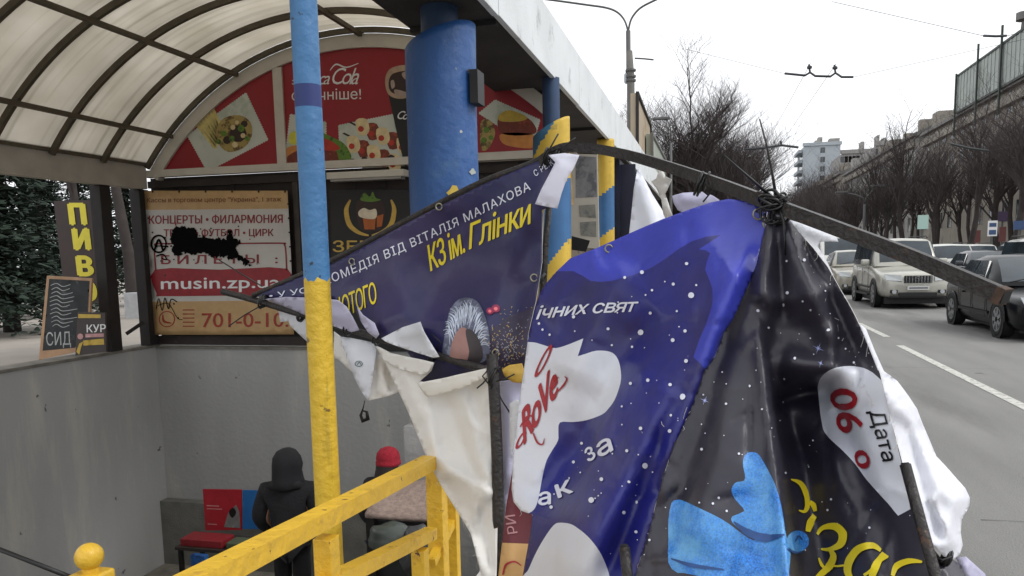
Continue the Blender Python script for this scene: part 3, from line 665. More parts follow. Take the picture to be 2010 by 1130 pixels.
letter('lettering', 'СИД', 92, 678, 140, 676, 26, fA, ck, t, .006, -.015, cut=None)
strokes('chalk_writing', [([(98+random.random()*6, 560+8*i), (112, 556+8*i), (124, 562+8*i), (136+random.random()*20, 558+8*i)], [1,1.6,1]) for i in range(11)], fA, ck, t, .006)
t = empty('menu_board', V(onY(178, 696, AYb-.25)), 'small dark menu board with white and yellow words by the post', 'A-board'); fA2 = const(AYb-.2)
cloth('board', [(152,612),(206,614),(208,690),(148,698)], fA2, mat('menu_dark', (66,58,56), .6), t, step=80, th=.03, smooth=False)
letter('lettering', 'КУР', 171, 652, 208, 651, 15, fA2, white_p, t, .004, .02, cut=None)
prints('print_shape', [[(154,616),(198,617),(198,624),(154,624)], [(164,668),(204,664),(205,676),(164,678)], [(150,690),(156,674),(164,670),(160,680),(156,696)]], fA2, pm('menu_yellow', (196,164,70)), t, .004)
prints('print_shape', [blob(158,660,6), [(168,655),(204,654),(204,661),(168,662)]], fA2, pm('menu_pink', (188,140,140)), t, .004)
gwY = 20; t = empty('low_wall', V(onY(40, 636, gwY)), 'low whitewashed wall with black graffiti at the far left', 'wall')
x0 = float(onY(-60, 600, gwY)[0]); x1 = float(onY(86, 600, gwY)[0])
box('wall_face', x0, x1, gwY, gwY+.3, .3, float(onY(40, 592, gwY)[2]), mat('whitewash', (172,172,168), .8, var=.12, scale=3, rgb2=(120,120,116), thr=.6), t)
fG = const(gwY-.01)
strokes('graffiti', [([(2,620),(12,598),(16,624),(28,600),(34,628)], [2,4,2]), ([(40,600),(52,620),(64,596),(70,622),(80,600)], [3,4,2])], fG, spray, t, .004)
x0 = float(onY(236, 500, 16)[0])
t = tag(box('white_van_panel', x0, x0+2.4, 16, 16.3, .3, float(onY(240, 575, 16)[2]), mat('whitewash2', (178,180,182), .6)), 'pale low wall seen in the gap between the two dark posts', 'wall'); t.name = 'low_wall'
# hanging pipe hook on the end wall
t = tag(MB().tube([onY(716,786,9.6), onY(713,800,9.6), onY(708,815,9.6), onY(712,826,9.6), onY(722,822,9.6), onY(720,808,9.6), onY(712,806,9.6)], [.006,.008,.02,.03,.03,.02,.012], 8).build('cable_hook', dark_steel, None, True), 'dark cable loop hanging below the torn white flap', 'cable')
# ------------------------------------------------------------------ street background: buildings
def win_grid(par, plane, xs, zs, ww, hh, wm, fm, axis='x', pos=0, dirn=-1):
    """windows as parts sharing one mesh"""
    if axis == 'x':
        g = MB().box(-.03, .03, -ww/2, ww/2, -hh/2, hh/2, 0); f = MB()
        for a, b, c, d in ((-ww/2-.08, -ww/2, -hh/2-.08, hh/2+.08), (ww/2, ww/2+.08, -hh/2-.08, hh/2+.08), (-.03, .03, -hh/2, hh/2)): f.box(-.06, .06, a, b, c, d)
    else:
        g = MB().box(-ww/2, ww/2, -.03, .03, -hh/2, hh/2, 0); f = MB()
        for a, b, c, d in ((-ww/2-.08, -ww/2, -hh/2-.08, hh/2+.08), (ww/2, ww/2+.08, -hh/2-.08, hh/2+.08), (-.03, .03, -hh/2, hh/2)): f.box(a, b, -.06, .06, c, d)
    k = len(g.f); g.add(f.v, f.f, 1); me = None
    for x in xs:
        for z in zs:
            loc = Vector((pos, x, z)) if axis == 'x' else Vector((x, pos, z))
            if me is None: o = g.build('window', [wm, fm]); me = o.data
            else: o = bpy.data.objects.new('window', me); COL.objects.link(o)
            o.parent = par; o.location = loc-par.location
glass_d = glass('window_glass', (44,50,56)); wfr = mat('window_frame_paint', (150,148,142), .6)
fac = mat('stone_facade', (146,140,130), .85, var=.14, scale=.4, rgb2=(120,116,110), thr=.56, scale2=.5, bump=.2); fac2 = mat('grey_facade', (156,154,150), .85, var=.15, scale=.3, rgb2=(104,100,96), thr=.56, scale2=.4)  # facade colours paled to stand in for distance haze
roof_m = mat('roof_metal', (112,110,108), .7, var=.2, scale=.5)
def street_block(name, x, y0, y1, h, m, label, cor=True, win=True):
    t = empty(name, (x, y0, 0), label, 'building', 'apartment blocks along the right side of the avenue')
    box('wall', x, x+14, y0, y1, .12, h, m, t); box('roof', x-.5, x+14, y0-.3, y1+.3, h+.002, h+.35, roof_m, t)
    if cor: box('cornice', x-.45, x-.003, y0, y1, h-1.3, h-.6, fac, t)
    # pitched roof
    mk('pitched_roof', [(x-.4,y0,h+.352),(x-.4,y1,h+.352),(x+5,y1,h+2.6),(x+5,y0,h+2.6),(x+14,y0,h+.352),(x+14,y1,h+.352)], [(0,3,2,1),(3,4,5,2),(0,4,3),(1,2,5)], roof_m, t)
    if win:
        n = int((y1-y0)/3.4); ys = [y0+2+i*(y1-y0-4)/max(1, n-1) for i in range(n)]
        win_grid(t, None, ys, [4.6+3.1*i for i in range(int((h-5.5)/3.1)+1)], 1.3, 1.7, glass_d, wfr, 'x', x-.01)
    q = random.Random(int(y0)); yy = y0+2
    while yy < y1-2:
        kd = q.random(); hh_ = q.uniform(.7, 2.2)
        box('chimney' if kd < .6 else 'dormer', x+q.uniform(.2, 1.2), x+q.uniform(1.8, 3.2), yy, yy+q.uniform(.7, 1.2)+(1.6 if kd >= .6 else 0), h+.36, h+.6+hh_, fac if kd < .5 else m, t); yy += q.uniform(3.5, 9)
    return t
street_block('apartment_block', 25, 50, 108, 15.0, fac, 'nearest beige stone apartment block behind the trees on the right')
street_block('apartment_block', 25, 112, 168, 15.6, fac2, 'second grey apartment block further along the right side', win=True)
street_block('apartment_block', 25, 172, 262, 16.5, fac, 'third brownish block further down the right side of the avenue', win=False)
# rooftop structure with ribbed metal sheets
t = empty('rooftop_sign_frame', (25, 76, 17.2), 'large ribbed grey green sheet hoarding on the roof at upper right', 'hoarding')
ribbed = mat('ribbed_sheet', (152,160,154), .55, .1, var=.08, scale=.4); gfr = mat('green_frame', (44,56,50), .6)
za, zb2 = 15.4, 18.9
yy = 66.0
while yy < 92.6:
    box('sheet', 24.4, 24.5, yy, yy+.62, za, zb2, ribbed, t); box('sheet', 24.36, 24.46, yy+.63, yy+.98, za, zb2, ribbed, t); yy += 1.0
box('top_rail', 24.3, 24.6, 66, 92.8, zb2+.002, zb2+.2, gfr, t); box('bottom_rail', 24.3, 24.6, 66, 92.8, za-.2, za-.002, gfr, t)
for yy in (92.8, 86, 79.6, 73): box('mast', 24.15, 24.3, yy-.1, yy+.1, 13, zb2+(1.6 if yy < 92 else .3), gfr, t)
for yy in (77.2,): MB().lathe((25.2, yy, zb2+.2), [(.2,0),(.35,.5),(.3,1.0),(.75,1.1),(.75,1.7),(.0,1.75)], 10).build('vent', roof_m, t)
# far buildings
def far_block(label, pa, pb, Y, m, wins, roofbits=(), depth=30):
    a = onY(pa[0], pa[1], Y); b = onY(pb[0], pa[1], Y)
    t = empty('tower_block', (float(a[0]), Y, 0), label, 'building')
    box('wall', float(a[0]), float(b[0]), Y, Y+depth, 0, float(a[2]), m, t)
    box('parapet', float(a[0])-.6, float(b[0])+.6, Y-.5, Y+.5, float(a[2])+.01, float(a[2])+1.6, m, t)
    for (q0, q1, h) in roofbits:
        p = onY(q0, pa[1], Y+3); q = onY(q1, pa[1], Y+3); box('roof_unit', float(p[0]), float(q[0]), Y+3, Y+9, float(a[2])+.02, float(a[2])+h, fac2, t)
    nx, nz, ww, hh, xa, xb, za_ = wins
    xs = [float(a[0])+(float(b[0])-float(a[0]))*(xa+(xb-xa)*(i+.5)/nx) for i in range(nx)]; zs = [za_+(float(a[2])-za_)*(i+.5)/nz for i in range(nz)]
    win_grid(t, None, xs, zs, ww, hh, glass_d, m, 'y', Y-.02)
    return t
pale = mat('pale_tower', (172,180,186), .8, var=.04, scale=.05); greyb = mat('distant_grey', (150,148,146), .85, var=.1, scale=.08)
tw = far_block('white far tower block on the skyline left of the tree tops', (1578,287), (1650,287), 430, pale, (1, 9, 2.2, 2.6, .42, .62, 12), ((1606,1614,4.5),(1628,1648,3.6),(1600,1606,3)))
a = onY(1572,290,431); 
xL = float(onY(1578,300,430)[0]); win_grid(tw, None, [442], [14+5*i for i in range(8)], 14, 2.6, glass_d, pale, 'x', xL-.05)
for i in range(9): box('balcony', xL-2.2, xL-.15, 434, 456, 10.5+5*i, 12+5*i, pale, tw)
far_block('long grey apartment block beside the white tower on the skyline', (1652,302), (1762,302), 360, greyb, (14, 6, 3, 2.4, .02, .98, 14), ((1690,1696,5),(1728,1746,3.5)))
far_block('low distant building with antennas above the dark trees', (1720,286), (1790,286), 300, greyb, (8, 6, 2.2, 2.2, .02, .98, 12), ((1722,1726,4),(1734,1740,3)))
# brick building at the left beyond the slab
lx = -8.0; A_ = onX(1128,112,lx); B_ = onX(1200,222,lx)
t = empty('side_building', (lx, float(A_[1]), 0), 'brown building top showing above the white slab fascia', 'building')
hz = float((A_[2]+B_[2])/2)
ya, yb2 = float(A_[1]), float(B_[1])
box('wall', lx-14, lx, ya, yb2, .12, hz-.9, mat('brown_brick_wall', (122,112,100), .9, var=.2, scale=.8, rgb2=(90,82,74), thr=.55, scale2=1), t)
box('cornice', lx-14.3, lx+.3, ya-.2, yb2+.2, hz-.88, hz-.2, fac2, t); 
for i in range(5): yq = ya+(yb2-ya)*(.05+.2*i); box('chimney', lx-1.4, lx-.5, yq, yq+.8, hz-.198, hz+.35+.3*(i % 2), fac2, t)
win_grid(t, None, [ya+(yb2-ya)*(.1+.16*i) for i in range(6)], [hz-2.6, hz-5.6, hz-8.6], 1.3, 1.6, glass_d, wfr, 'x', lx+.01)
# billboards edge-on
def panelX(label, pts, X, m, fr):
    P = np.array([onX(a, b, X) for a, b in pts]); t = empty('billboard', (X, float(P[:,1].mean()), .12), label, 'billboard')
    n = len(P); vs = np.concatenate([P, P-[.25,0,0]]); mk('panel', vs, [tuple(range(n)), tuple(range(2*n-1, n-1, -1))]+[(i, (i+n), (i+1) % n+n, (i+1) % n) for i in range(n)], m, t)
    mb = MB()
    for i in range(n): mb.bar(P[i]+[.02,0,0], P[(i+1) % n]+[.02,0,0], .12, .12)
    mb.build('frame', fr, t); q = P[-1]; box('post', X-.22, X-.04, float(P[:,1].min())+.5, float(P[:,1].min())+.8, .12, float(P[:,2].min()), fr, t)
    return t
panelX('tall beige billboard panel seen nearly edge on by the lamp post', [(1250,182),(1276,246),(1277,352),(1250,330)], -2.9, mat('billboard_beige', (172,158,136), .6, var=.08, scale=.8, rgb2=(150,128,100), thr=.55, scale2=.5), post_m)
panelX('pale greenish billboard panel behind the beige one', [(1279,262),(1305,312),(1308,372),(1280,352)], -2.6, mat('billboard_pale', (160,166,156), .6, var=.08, scale=.6), grey_p)
# ------------------------------------------------------------------ lamps and trolley wires
lampc = mat('lamp_concrete', (112,110,106), .85, var=.15, scale=2); thin = mat('lamp_metal', (92,92,92), .6, .2)
LY = 36.0; P = lambda x, y, Y=LY: onY(x, y, Y)
t = empty('street_lamp', (float(P(1239,400)[0]), LY, .12), 'tall concrete lamp post with two curved arms above the slab', 'street lamp')
b0 = P(1239,480); b0[2] = .12
MB().tube([b0, P(1239,290), P(1238,150), P(1235,100)], [.22,.19,.165,.14], 10).build('post', lampc, t, True)
MB().tube([P(1234,160), P(1233,60)], [.1,.1], 8).build('mast', thin, t, True)
MB().tube(P(*np.array(spl([(1233,62),(1226,40),(1212,24),(1190,15),(1150,9),(1085,0),(1060,-3)], 4, False)).T), .045, 6).build('arm', thin, t, True)
MB().tube(P(*np.array(spl([(1233,62),(1238,40),(1248,24),(1262,12),(1290,-2),(1305,-9)], 4, False)).T), .045, 6).build('arm', thin, t, True)
for (x, y, d) in ((1040,-6,-1), (1318,-14,1)):
    c = P(x, y); MB().box(c[0]-.45, c[0]+.45, LY-.18, LY+.18, c[2]-.1, c[2]+.08, bev=.05).build('lamp_head', thin, t)
for yy in (138, 150, 158): c = P(1238, yy); MB().lathe((c[0], c[1], c[2]), [(.19,-.04),(.23,-.04),(.23,.04),(.19,.04)], 10).build('clamp', thin, t)
MB().tube([P(1246,114), P(1264,115), P(1283,117)], .035, 6).build('bracket', thin, t)
c = P(1229, 146); MB().lathe((c[0], c[1], c[2]-.2), [(.02,-.2),(.09,-.12),(.09,.2),(.02,.3)], 8).build('insulator', pale, t)
def small_lamp(label, base, pts, Y, r=.07, pts2=None):
    t = empty('street_lamp', V((float(onY(*base, Y)[0]), Y, .12)), label, 'street lamp'); b = onY(*base, Y); b[2] = .12
    MB().tube([b, onY(*pts[0], Y)], [r*1.5, r], 8).build('post', thin, t, True)
    MB().tube([onY(*q, Y) for q in pts], r*.6, 6).build('arm', thin, t, True)
    if pts2: MB().tube([onY(*q, Y) for q in pts2], r*.6, 6).build('arm', thin, t, True)
    for q in [pts[-1]]+([pts2[-1]] if pts2 else []):
        e = onY(*q, Y); MB().box(e[0]-.5, e[0]+.5, Y-.15, Y+.15, e[2]-.08, e[2]+.06, bev=.03).build('lamp_head', thin, t)
small_lamp('small grey lamp in front of the bare tree beside the billboards', (1317,450), [(1317,280),(1316,250),(1310,236),(1298,232)], 48)
small_lamp('forked pale lamp post against the dark trees in the middle distance', (1697,460), [(1697,400),(1694,388),(1680,382),(1652,377)], 75, .1, [(1697,400),(1700,388),(1712,374),(1724,364)])
wire_m = mat('trolley_gear', (58,60,62), .6, .3)
def trolley(label, pts, Y, ups):
    t = empty('wire_hanger', V(onY(*pts[0], Y)), label, 'overhead wire'); MB().tube([onY(*q, Y) for q in pts], .035*Y/25, 5).build('bar', wire_m, t)
    for u in ups:
        MB().tube([onY(u[0], u[1], Y), onY(u[0]-2, u[1]-20*25/Y*.8, Y)], .03*Y/25, 5).build('suspension', wire_m, t)
        MB().lathe(tuple(onY(u[0]-1, u[1]-10*25/Y, Y)), [(.01,-.06),(.07,-.03),(.07,.03),(.01,.06)], 6).build('insulator', wire_m, t)
        MB().tube([onY(u[0]+1, u[1]-18*25/Y, Y), onY(u[0], u[1]-18*25/Y, Y)+np.array([0, 40, .3])], .008, 3).build('contact_wire', wire_m, t)
    a = onY(*pts[0], Y); b = onY(*pts[-1], Y)
    MB().tube([a, (a+np.array([-2.8, 0, .9]))], .006, 3).build('span_wire', wire_m, t); MB().tube([b, (b+np.array([10, 0, 1.6]))], .006, 3).build('span_wire', wire_m, t)
trolley('nearest trolley wire hanger bar high over the road', [(1540,144),(1580,148),(1590,142),(1600,149),(1630,150),(1640,143),(1652,151),(1675,151)], 25, [(1590,142),(1640,143)])
trolley('second smaller trolley wire hanger above the far road', [(1463,293),(1500,290),(1535,285),(1567,289)], 48, [(1534,285)])
trolley('short trolley wire bar at the upper right edge of the sky', [(1930,70),(1955,71),(1976,70)], 18, [])
trolley('faint trolley bar in front of the tree tops at right', [(1866,282),(1900,290),(1940,296)], 40, [])
# ------------------------------------------------------------------ trees
bark = mat('bark', (58,52,50), .95, var=.25, scale=3, bump=.3); twig = mat('twigs', (66,58,58), .95, var=.25, scale=1.5); twig2 = mat('twigs_brown', (62,52,46), .95, var=.3, scale=.4)
whitew = mat('lime_wash', (150,146,138), .9, var=.2, scale=5, rgb2=(96,90,84), thr=.6)
def bare_tree_mesh(seed, H, spread, trunk_h, dens_=1.0, up=.55, thick=1.0, nl=13):
    rr = random.Random(seed); T = MB(); C = MB()
    def seg(mbx, pts, rs, n): mbx.tube(pts, rs, n, 0, False)
    def grow(p, d, L, r, lv):
        n = 4 if lv < 2 else 3; pts = [p]; q = p.copy(); dd = d.copy(); rs = [r]
        for i in range(n):
            dd = (dd+Vector((rr.uniform(-1,1), rr.uniform(-1,1), rr.uniform(-.5,.9)*up))*.22).normalized(); q = q+dd*L/n; pts.append(q.copy()); rs.append(r*(1-.62*(i+1)/n))
        seg(C, pts, rs, 5 if lv == 0 else 3)
        if lv >= 4: return
        kids = [9, 8, 6, 5][lv] if lv else 8
        kids = max(2, int(kids*dens_))
        for k in range(kids):
            t = .25+.75*(k+rr.random())/kids; i = min(n-1, int(t*n)); b = pts[i].lerp(pts[i+1], t*n-i)
            a = rr.uniform(0, 2*PI); s = Vector((math.cos(a), math.sin(a), rr.uniform(-.1, .6)))
            nd = (dd*.75+s*.8+Vector((0,0,up*.25))).normalized(); grow(b, nd, L*rr.uniform(.42, .68), max(.004, rs[i]*.5), lv+1)
    base = [Vector((0,0,0)), Vector((rr.uniform(-.1,.1), rr.uniform(-.1,.1), trunk_h*.5)), Vector((rr.uniform(-.2,.2), rr.uniform(-.2,.2), trunk_h)), Vector((rr.uniform(-.4,.4), rr.uniform(-.4,.4), H*.7))]
    seg(T, base, [.19*thick, .16*thick, .14*thick, .05*thick], 8)
    for k in range(nl):
        a = 2*PI*k/nl+rr.uniform(-.3,.3); h = trunk_h+(H*.62-trunk_h)*k/nl*rr.uniform(.7, 1.1); f = (h-trunk_h)/max(.1, H*.7-trunk_h)
        b = base[2].lerp(base[3], max(0, min(1, f)))
        grow(b, Vector((math.cos(a)*spread, math.sin(a)*spread, 1.0)).normalized(), (H-h)*rr.uniform(.5, .66), .075*thick, 1)
    grow(base[3], Vector((0,0,1)), H*.32, .05*thick, 1)
    return T, C
variants = []
vseeds = [(11, 9.8, .50, 3.2, .78), (23, 10.4, .36, 3.6, .72), (37, 8.8, .62, 2.8, .80), (41, 11.0, .30, 3.4, .70)]
for sd, H, sp_, th_, dn in vseeds:
    T, C = bare_tree_mesh(sd, H, sp_, th_, dn)
    tr = empty('bare_tree', (0, 0, 0), 'leafless street tree in the dark rows along the right side', 'tree', 'bare trees along the right side of the avenue')
    T.build('trunk', bark, tr, True); C.build('crown', twig if sd % 2 else twig2, tr)
    MB().tube([(0,0,0),(0,0,1.15)], [.205,.18], 8, 0, False).build('lime_wash', whitew, tr, True)
    variants.append(tr)
used = set(); rt = random.Random(5); spots = []; near = []
for row, (X, y0, dy) in enumerate(((14.6, 33, 6.0), (18.6, 35, 6.0), (22.2, 38, 6.6))):
    for i in range(26 if row < 2 else 20): 
        y = y0+i*dy*(1+.02*i)+rt.uniform(-1, 1); spots.append((X+rt.uniform(-.6, .6), y))
for i, (X, Y) in enumerate(spots):
    v = i % 4
    o = variants[v] if v not in used else copy_tree(variants[v]); used.add(v)
    o.location = (X, Y, .12); s = rt.uniform(.80, 1.15)*(1+.0018*max(0, Y-45)); o.scale = (s*1.05, s*1.05, s); o.rotation_euler.z = rt.uniform(0, 6.28)
    near.append((X, Y, o))
ordn = ['nearest','second','third','fourth','fifth','sixth','seventh','eighth','ninth','tenth']
for r_, (xa, xb, nm) in enumerate(((13.5, 16.6, 'kerbside row'), (17.0, 20.4, 'middle row'), (20.5, 24, 'row by the facades'))):
    rw = sorted([q for q in near if xa <= q[0] < xb], key=lambda q: q[1])
    for j, q in enumerate(rw):
        if j < 10: q[2]['label'] = ordn[j]+' leafless street tree of the '+nm+' on the right of the avenue'
        else: q[2]['label'] = 'far leafless street tree merging into the dark rows on the right'; q[2]['group'] = 'far bare trees of the right side rows'
# big bushy tree left of the road and some behind
T, C = bare_tree_mesh(77, 12.9, 1.1, 1.4, 1.25, .5, 1.35, 24)
p = onY(1368, 470, 55); tr = empty('bare_tree', (float(p[0]), 55, .12), 'large round dark leafless tree left of the avenue behind the lamp', 'tree'); T.build('trunk', bark, tr, True); C.build('crown', twig, tr)
for ch in tr.children: ch.location = (0, 0, 0)
tr.scale = (1.12, 1.12, 1.02)
i = 0
for px_, Y, s in ((1318, 62, .84), (1392, 66, .98), (1400, 78, 1.05), (1290, 75, .95), (1215, 80, 1.0), (1350, 58, .6)):
    o = copy_tree(tr); p = onY(px_, 470, Y); o.location = (float(p[0]), Y, .12); o.scale = (s*1.05, s*1.05, s); o.rotation_euler.z = 1.3*i+.5; i += 1
    o['label'] = ['bare tree just behind and left of the big round tree', 'leafless tree behind the right flank of the round tree', 'furthest bare tree at the right end of the left clump', 'thin bare tree crown behind the billboards', 'faint bare tree crown left of the lamp post', 'low bare tree under the crown of the big round tree'][i-1]
# distant clump
o = None
for k, (px_, Y) in enumerate(((1560,170),(1590,180),(1530,200),(1500,210),(1620,190),(1650,180),(1690,170),(1475,240),(1440,230))):
    c = copy_tree(variants[k % 4]); p = onY(px_, 470, Y); c.location = (float(p[0]), Y, 0); s = 1.35+.2*(k % 3); c.scale = (s*1.4, s*1.4, s*1.1); c['label'] = 'distant bare tree at the far end of the avenue'; c['group'] = 'distant trees closing the avenue'
# left side trees
for k, (px_, Y, s, lb) in enumerate(((252, 17, .85, 'bare tree seen between the two dark canopy posts'), (60, 24, .9, 'bare tree behind the conifer at the far left'), (140, 22, .95, 'bare tree behind the brown vertical sign'))):
    c = copy_tree(variants[(k+1) % 4]); p = onY(px_, 470, Y); c.location = (float(p[0]), Y, .3); c.scale = (s, s, s); c['label'] = lb; c['group'] = ''; del c['group']
# conifer
def conifer(px_, Y, H, R, label):
    p = onY(px_, 600, Y); t = empty('spruce_tree', (float(p[0]), Y, .3), label, 'tree')
    MB().tube([(p[0],Y,.3),(p[0],Y,.3+H)], [.16,.03], 8).build('trunk', bark, t, True)
    rr = random.Random(px_); vs = []; fs = []
    nb = 420
    for b in range(nb):
        f = rr.random()**.8; z = .3+H*(.08+.92*f); L = R*(1.02-f)*rr.uniform(.7, 1.1); a = rr.uniform(0, 2*PI)
        for k in range(int(6+L*16)):
            u_ = (k+rr.random())/(6+L*16); rad = L*u_; dz = -.35*rad*u_+rr.uniform(-.05, .05)
            side = rr.uniform(-1, 1)*.22*L*(1-u_*.5)
            c = Vector((p[0]+math.cos(a)*rad-math.sin(a)*side, Y+math.sin(a)*rad+math.cos(a)*side, z+dz))
            d = Vector((math.cos(a)+rr.uniform(-.6,.6), math.sin(a)+rr.uniform(-.6,.6), rr.uniform(-.5,.3))).normalized()*rr.uniform(.09,.2); n_ = d.cross(Vector((rr.uniform(-1,1), rr.uniform(-1,1), 1))).normalized()*rr.uniform(.025,.055)
            i = len(vs); vs += [c-n_, c+n_, c+d+n_*.3, c+d-n_*.3]; fs.append((i, i+1, i+2, i+3))
    mk('crown', vs, fs, mat('spruce_needles', (42,56,46), .9, var=.35, scale=2), t)
conifer(20, 12.8, 5.2, 1.75, 'dark green spruce at the far left behind the canopy beam')
conifer(-75, 11.6, 5.6, 1.8, 'second dark spruce partly cut by the left picture edge')
conifer(95, 17.0, 4.6, 1.5, 'smaller dark spruce behind the brown vertical sign')
conifer(262, 21.0, 5.5, 1.3, 'dark spruce seen through the gap between the canopy posts')
conifer(170, 25.0, 6.5, 2.2, 'farthest dark spruce left of the gap between the posts')
# ------------------------------------------------------------------ street signs at right
def sgn(label, x0, y0, x1, y1, Y, m, stripes=None):
    a, b = onY(x0, y0, Y), onY(x1, y1, Y); t = empty('street_sign', V((float((a[0]+b[0])/2), Y, .12)), label, 'street sign')
    box('post', (a[0]+b[0])/2-.05, (a[0]+b[0])/2+.05, Y+.06, Y+.14, .12, float(b[2])+.1, thin, t); box('panel', a[0], b[0], Y, Y+.05, b[2], a[2], m, t)
    if stripes:
        for u, v, mm in stripes: z0 = b[2]+(a[2]-b[2])*u; z1 = b[2]+(a[2]-b[2])*v; box('print_band', a[0]+.05, b[0]-.05, Y-.012, Y-.004, z0, z1, mm, t)
bluesg = mat('sign_blue', (56,80,120), .5); mint = mat('sign_mint', (170,200,190), .4, var=.04); purple = mat('sign_purple', (74,58,86), .5); redsg = mat('sign_red', (112,66,64), .5)
sgn('mint green square street sign in front of the dark trees', 1802, 422, 1822, 449, 45, mint)
sgn('blue and white bus stop sign on the right pavement', 1940, 433, 1957, 463, 42, white_p, [(.1,.4,bluesg), (.6,.85,bluesg)])
sgn('purple shop sign between tree trunks at right', 1960, 415, 1978, 434, 60, purple)
sgn('dark blue sign at the right picture edge', 1990, 433, 2016, 450, 44, bluesg)
sgn('red panel low between the tree trunks at right', 1905, 452, 1924, 476, 58, redsg)
sgn('red narrow panel beside the bus stop sign', 1962, 445, 1974, 474, 58, redsg)
# ------------------------------------------------------------------ cars
tyre_m = mat('tyre', (22,22,23), .85); rim_m = mat('rim', (150,152,155), .35, .7, var=.1); trim_m = mat('car_trim', (22,22,24), .5); chrome = mat('chrome', (190,192,194), .2, .9, var=.05)
carglass = mat('car_glass', (44,54,60), .07, var=.5, scale=1.4, spec=.6); lensm = glass('head_lamp_glass', (176,180,182), .1); platem = mat('plate_white', (196,196,192), .5, var=.03); tail_m = mat('amber_lens', (190,110,50), .3)  # car glass: mottled base colour imitates lighter reflections
lit = emis('lit_lamp', (1, .98, .94), 9.0)
def car(label, X, Y, Wd, L, H, paint, hood=.72, belt=.95, kind='sedan', lamp=False, zrot=0):
    """front at local y=0, looking down the road at the viewer; x to the right"""
    t = empty('parked_car' if kind == 'parked' else 'car', (0, 0, 0), label, 'car', 'cars coming up the avenue')
    h = Wd/2; suv = H > 1.6; gc = .30 if suv else .17; wr = .37 if suv else .32
    hb = hood; Lh = L*.26 if suv else L*.29
    st = [(0, gc+.10, hb*.60, h*.70, hb*.66, h*.62), (.05, gc, hb*.80, h*.86, hb*.88, h*.74), (.22, gc-.02, hb*.90, h*.965, hb*.975, h*.80), (.6, gc-.03, hb*.95, h*.99, hb*1.02, h*.80), (Lh, gc-.03, belt*.95, h, hb*1.09, h*.82),
          (Lh+.35, gc-.03, belt, h, belt+.03, h*.9), (L*.6, gc-.03, belt+.01, h, belt+.04, h*.9), (L*.82, gc-.03, belt+.02, h*.99, belt+.06, h*.88), (L-.2, gc, belt, h*.95, belt+.05, h*.84), (L-.03, gc+.03, belt*.9, h*.86, belt*.97, h*.78), (L, gc+.12, belt*.75, h*.75, belt*.8, h*.7)]
    vs = []; fs = []
    for (y, zb_, zs, hs, zt, ht) in st:
        ring = [(0, zb_), (hs*.80, zb_), (hs*.96, zb_+.07), (hs*1.0, (zb_+zs)*.5), (hs*.985, zs-.07), (hs*.95, zs), (ht, zt-.015), (ht*.5, zt+.012), (0, zt+.02)]
        full = ring+[(-a, b) for a, b in ring[-2:0:-1]]
        vs += [(a, y, b) for a, b in full]
    n = 16
    for j in range(len(st)-1):
        for k in range(n): fs.append((j*n+k, j*n+(k+1) % n, (j+1)*n+(k+1) % n, (j+1)*n+k))
    fs += [tuple(range(n))[::-1], tuple((len(st)-1)*n+k for k in range(n))]
    bo = mk('body', vs, fs, paint, t, True); m = bo.modifiers.new('Subdivision', 'SUBSURF'); m.levels = m.render_levels = 1
    # greenhouse
    y1, y2, y3, y4 = Lh+.02, Lh+.62+(.0 if suv else .22), L*(.93 if suv else .74), L*(.985 if suv else .90); zt = H; zb_ = belt-.03; rt_ = h*.74 if suv else h*.66; rb_ = h*.925
    cv = []; secs = [(y1, zb_+.02, zb_, rb_*.86, rb_), (y1+(y2-y1)*.5, (zb_+zt)/2+.02, zb_, (rb_*.86+rt_)/2, rb_), (y2, zt-.06, zb_, rt_, rb_), (y2+.35, zt-.02, zb_, rt_, rb_), ((y2+y3)/2, zt-.01, zb_, rt_, rb_), (y3, zt-.05, zb_, rt_*.97, rb_*.98), (y4, zb_+.03, zb_, rb_*.8, rb_*.9)]
    for (y, z_t, z_b, a, b) in secs:
        r_ = [(0, z_b), (b, z_b), ((a+b)/2+.01, (z_t+z_b)/2), (a+.02, z_t-.05), (a-.06, z_t), (0, z_t+.025)]
        cv += [(p, y, q) for p, q in r_+[(-p, q) for p, q in r_[-2:0:-1]]]
    n2 = 10; cf = [(j*n2+k, j*n2+(k+1) % n2, (j+1)*n2+(k+1) % n2, (j+1)*n2+k) for j in range(len(secs)-1) for k in range(n2)]+[tuple(range(n2))[::-1], tuple((len(secs)-1)*n2+k for k in range(n2))]
    mk('cabin', cv, cf, paint, t, True)
    def pane(name, q, mm, off=.012):
        q = [Vector(p) for p in q]; nn = (q[1]-q[0]).cross(q[3]-q[0]).normalized(); c = sum(q, Vector())/4
        if nn.dot(c-Vector((0, L*.5, .8))) < 0: nn = -nn
        a = [p+nn*off for p in q]; b_ = [p-nn*.03 for p in q]
        return mk(name, a+b_, [(0,1,2,3),(4,7,6,5)]+[(i, i+4, (i+1) % 4+4, (i+1) % 4) for i in range(4)], mm, t)
    a0, a1 = rb_*.86-.07, rt_-.04
    wv = []
    for j, dy in ((0, .07), (1, 0), (2, -.04)):
        y, z_t, z_b, a, b = secs[j]; zz_ = z_t+dy*(secs[2][1]-secs[0][1])/(y2-y1)
        for x in (-1, -.5, 0, .5, 1): wv.append((x*(a-.045), y+dy, zz_+.025*(1-abs(x))+.012))
    wv += [(p[0], p[1], p[2]-.02) for p in wv]
    mk('windscreen', wv, [(j*5+i, j*5+i+1, j*5+i+6, j*5+i+5) for j in range(2) for i in range(4)]+[(15+j*5+i, 15+j*5+i+5, 15+j*5+i+6, 15+j*5+i+1) for j in range(2) for i in range(4)], carglass, t, True)
    nw = 3 if suv else 2; ya, yb_ = y1+.45, y3+(y4-y3)*(.1 if suv else .3)
